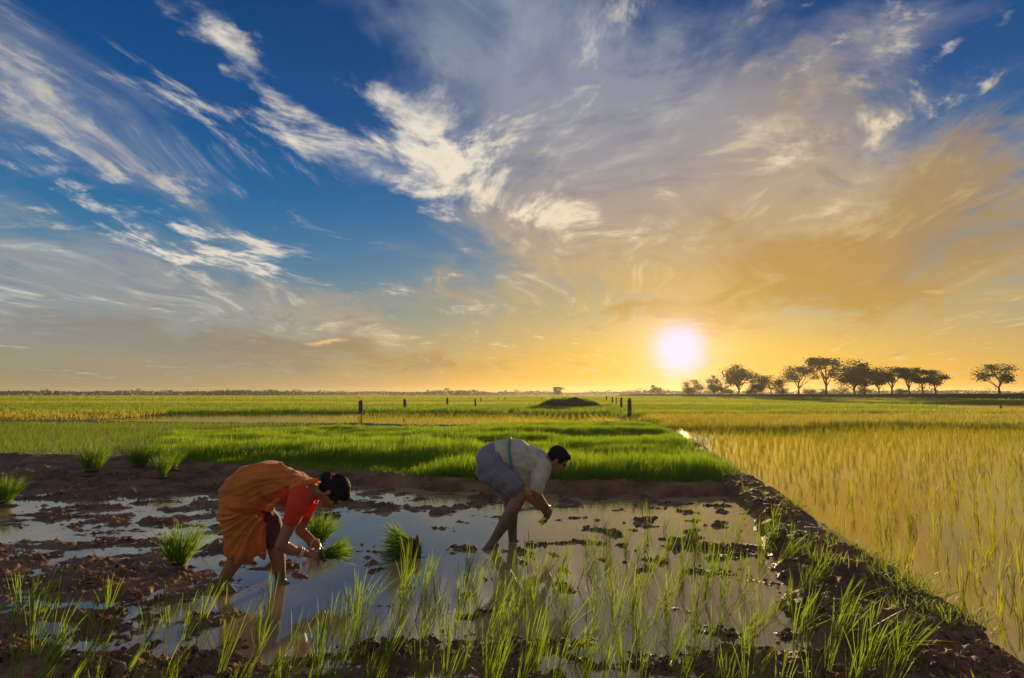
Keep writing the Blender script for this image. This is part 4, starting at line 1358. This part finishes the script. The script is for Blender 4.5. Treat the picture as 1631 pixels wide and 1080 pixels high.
# ============================================================ the man
MY = 5.48
def Q(px, py, dy=0.0): return at_depth(px, py, MY + dy)
man = link("person", None); man.location = (Q(800, 868).x, MY, 0)
tag(man, "person in a pale shirt and grey shorts bent double before the seedbed", "person")
M_MSKIN = material("tanned_skin", m_skin((.22, .098, .05), (.30, .142, .078), .34))
m_hc = Q(888, 733)
m_up, m_fw = V3((.62, -.05, .76)), V3((.78, -.12, -.60))
mq = {}
def man_body(bm):
    chain(bm, [Q(788, 735), Q(820, 728), Q(852, 738), Q(866, 736)], [.140, .140, .135, .085], flat=1.15)
    chain(bm, [Q(864, 732), Q(879, 738)], [.062, .056])
    q, A = head(bm, m_hc, m_up, m_fw, 1.0); mq['q'], mq['A'] = q, A
    chain(bm, [Q(864, 744, -.18), Q(858, 765, -.21), Q(853, 782, -.21), Q(859, 794, -.16), Q(869, 806, -.09)], [.058, .050, .042, .042, .029])
    hand(bm, Q(869, 806, -.09), Q(878, 822, -.04), V3((.6, .7, .2)), V3((-.15, .35, -1)), 1.05, thumb=1)
    chain(bm, [Q(858, 752, .18), Q(846, 772, .21), Q(840, 790, .20), Q(850, 798, .13), Q(861, 808, .05)], [.056, .048, .042, .040, .029])
    hand(bm, Q(861, 808, .05), Q(872, 822, .02), V3((.4, -.8, .2)), V3((.1, -.3, -1)), 1.05, thumb=1)
    # near leg: thigh forward, shin slanting back to the trailing foot
    chain(bm, [Q(783, 744, -.09), Q(806, 766, -.12), Q(829, 788, -.13), Q(820, 806, -.12), Q(807, 828, -.10), Q(791, 853, -.08), Q(783, 866, -.07)], [.112, .090, .066, .064, .062, .043, .040])
    foot(bm, Q(785, 862, -.07), (-.55, -.8), .22)
    # far leg
    chain(bm, [Q(792, 746, .09), Q(803, 770, .12), Q(812, 794, .14), Q(815, 815, .14), Q(816, 846, .14), Q(817, 866, .14)], [.110, .088, .066, .063, .044, .040])
    foot(bm, Q(817, 862, .14), (.9, -.3), .22)
child("body", grow("body", man_body, .0052, 5), M_MSKIN, man)
add_eyes(man, mq['q'], mq['A'])

def check(P, c):
    x, y, z = sep(P)
    s1 = S.m('SINE', (z + x * .55) * 190.0); s2 = S.m('SINE', (x - z * .55) * 150.0)
    return mix(smooth(s1, .6, .95) * .35, mix(smooth(s2, .7, .95) * .25, c, (.10, .095, .13)), (.085, .08, .115))
M_SHORTS = material("grey_checked_shorts", m_cloth((.145, .135, .185), (.205, .19, .245), pattern=check))
def shirt_pat(P, c):
    x, y, z = sep(P)
    bl = noise_tex(P, 4.5, 4, .6)
    c = mix(smooth(bl, .50, .70) * .6, c, (.34, .235, .13))
    low = noise_tex(P, 16, 3, .6)
    return mix(smooth(low, .62, .72) * .5, c, (.16, .13, .10))
M_SHIRT = material("pale_worn_shirt", m_cloth((.62, .56, .42), (.78, .72, .57), pattern=shirt_pat, tr=(.75, .55, .28)))
def shorts(bm):
    ell(bm, Q(787, 733), .168, .178, .168)
    chain(bm, [Q(783, 742, -.09), Q(802, 760, -.115), Q(817, 773, -.125)], [.142, .124, .110])
    chain(bm, [Q(790, 742, .09), Q(803, 768, .12), Q(807, 780, .125)], [.140, .120, .104])
    cap(bm, Q(778, 752, 0), .12, Q(792, 770, .0), .075)
child("shorts", grow("shorts", shorts, .006, 5, fold=lambda P, N: .006 * np.sin(46 * (P[:, 2] - .7 * P[:, 0]) + 10 * P[:, 1]) * .7 + .007 * fbm(P[:, 0] * 13, P[:, 2] * 18, 3, 4)), M_SHORTS, man)
def shirt(bm):
    chain(bm, [Q(801, 724), Q(822, 727), Q(850, 738), Q(866, 740)], [.146, .163, .152, .098], flat=1.12)
    chain(bm, [Q(822, 742, -.02), Q(835, 757, -.02), Q(840, 768, .0)], [.140, .108, .060])
    cap(bm, Q(812, 745, -.04), .11, Q(824, 765, -.05), .045)
    chain(bm, [Q(863, 745, -.16), Q(858, 762, -.20), Q(855, 774, -.205)], [.090, .078, .072])
    chain(bm, [Q(857, 752, .16), Q(846, 772, .20), Q(843, 780, .20)], [.086, .074, .068])
    ell(bm, Q(871, 735), .055, .082, .05)
def shirt_fold(P, N):
    x, y, z = P[:, 0], P[:, 1], P[:, 2]
    return .0065 * np.sin(30 * (x + .9 * z) + 8 * y + 3 * fbm(x * 5, z * 5, 2, 3)) + .009 * fbm(x * 12, z * 9, 3, 5) + .003 * fbm(x * 35, z * 35, 2, 6)
child("shirt", grow("shirt", shirt, .006, 5, fold=shirt_fold), M_SHIRT, man)
M_BAND = material("teal_cloth", m_cloth((.06, .17, .15), (.10, .24, .20)))
def band_(bm):
    # a narrow cloth tied round the waist
    c0, ax = Q(813, 727), (Q(830, 727) - Q(800, 727)).normalized()
    n = 40
    pts = [c0 + V3((.012 * math.sin(t * 2), .196 * math.cos(t), .170 * math.sin(t))) for t in [2 * math.pi * i / n for i in range(n + 1)]]
    for a, b in zip(pts[:-1], pts[1:]): cap(bm, a, .013, b, .013, n=8)
child("waist_cloth", grow("waist_cloth", band_, .005, 3), M_BAND, man)
def man_hair(bm):
    q, A = mq['q'], mq['A']
    ell(bm, q(-.020, .040), .100, .083, .090, A)
    ell(bm, q(.030, .082), .060, .066, .038, A)
    ell(bm, q(-.062, -.005), .050, .068, .060, A)
    for k in (-1, 1): ell(bm, q(.012, .030, .062 * k), .042, .019, .040, A)
child("hair", grow("hair", man_hair, .0045, 3, fold=hair_strands(None, None, 1)), M_HAIR, man)
hb = Q(875, 818, -.02)
bundle(hb, .17, .014, "few seedlings pinched in the bending man's fingers", 33, rot=(R(8), R(-150), 0), nb=16, out=.25)
random.seed(123)

# ------------------------------------------------------------------ evening haze: one even box of moist air
def build_haze():
    a, z0, z1 = 1480.0, -1.5, 17.0
    V = [(x, y, z) for z in (z0, z1) for x, y in ((-a, -a), (a, -a), (a, a), (-a, a))]
    F = [(3, 2, 1, 0), (4, 5, 6, 7), (0, 1, 5, 4), (1, 2, 6, 5), (2, 3, 7, 6), (3, 0, 4, 7)]
    me = bpy.data.meshes.new("haze"); me.from_pydata(V, [], F)
    m = bpy.data.materials.new("moist_evening_air"); m.use_nodes = True
    nt = m.node_tree
    nt.nodes.remove(nt.nodes["Principled BSDF"])
    v = nt.nodes.new("ShaderNodeVolumePrincipled")
    v.inputs['Color'].default_value = (.92, .90, .86, 1)
    v.inputs['Density'].default_value = .00014
    v.inputs['Anisotropy'].default_value = .55
    nt.links.new(v.outputs[0], nt.nodes["Material Output"].inputs['Volume'])
    return link("haze", me, m)
haze = build_haze()
tag(haze, "thin golden evening haze over the fields", kind="stuff")
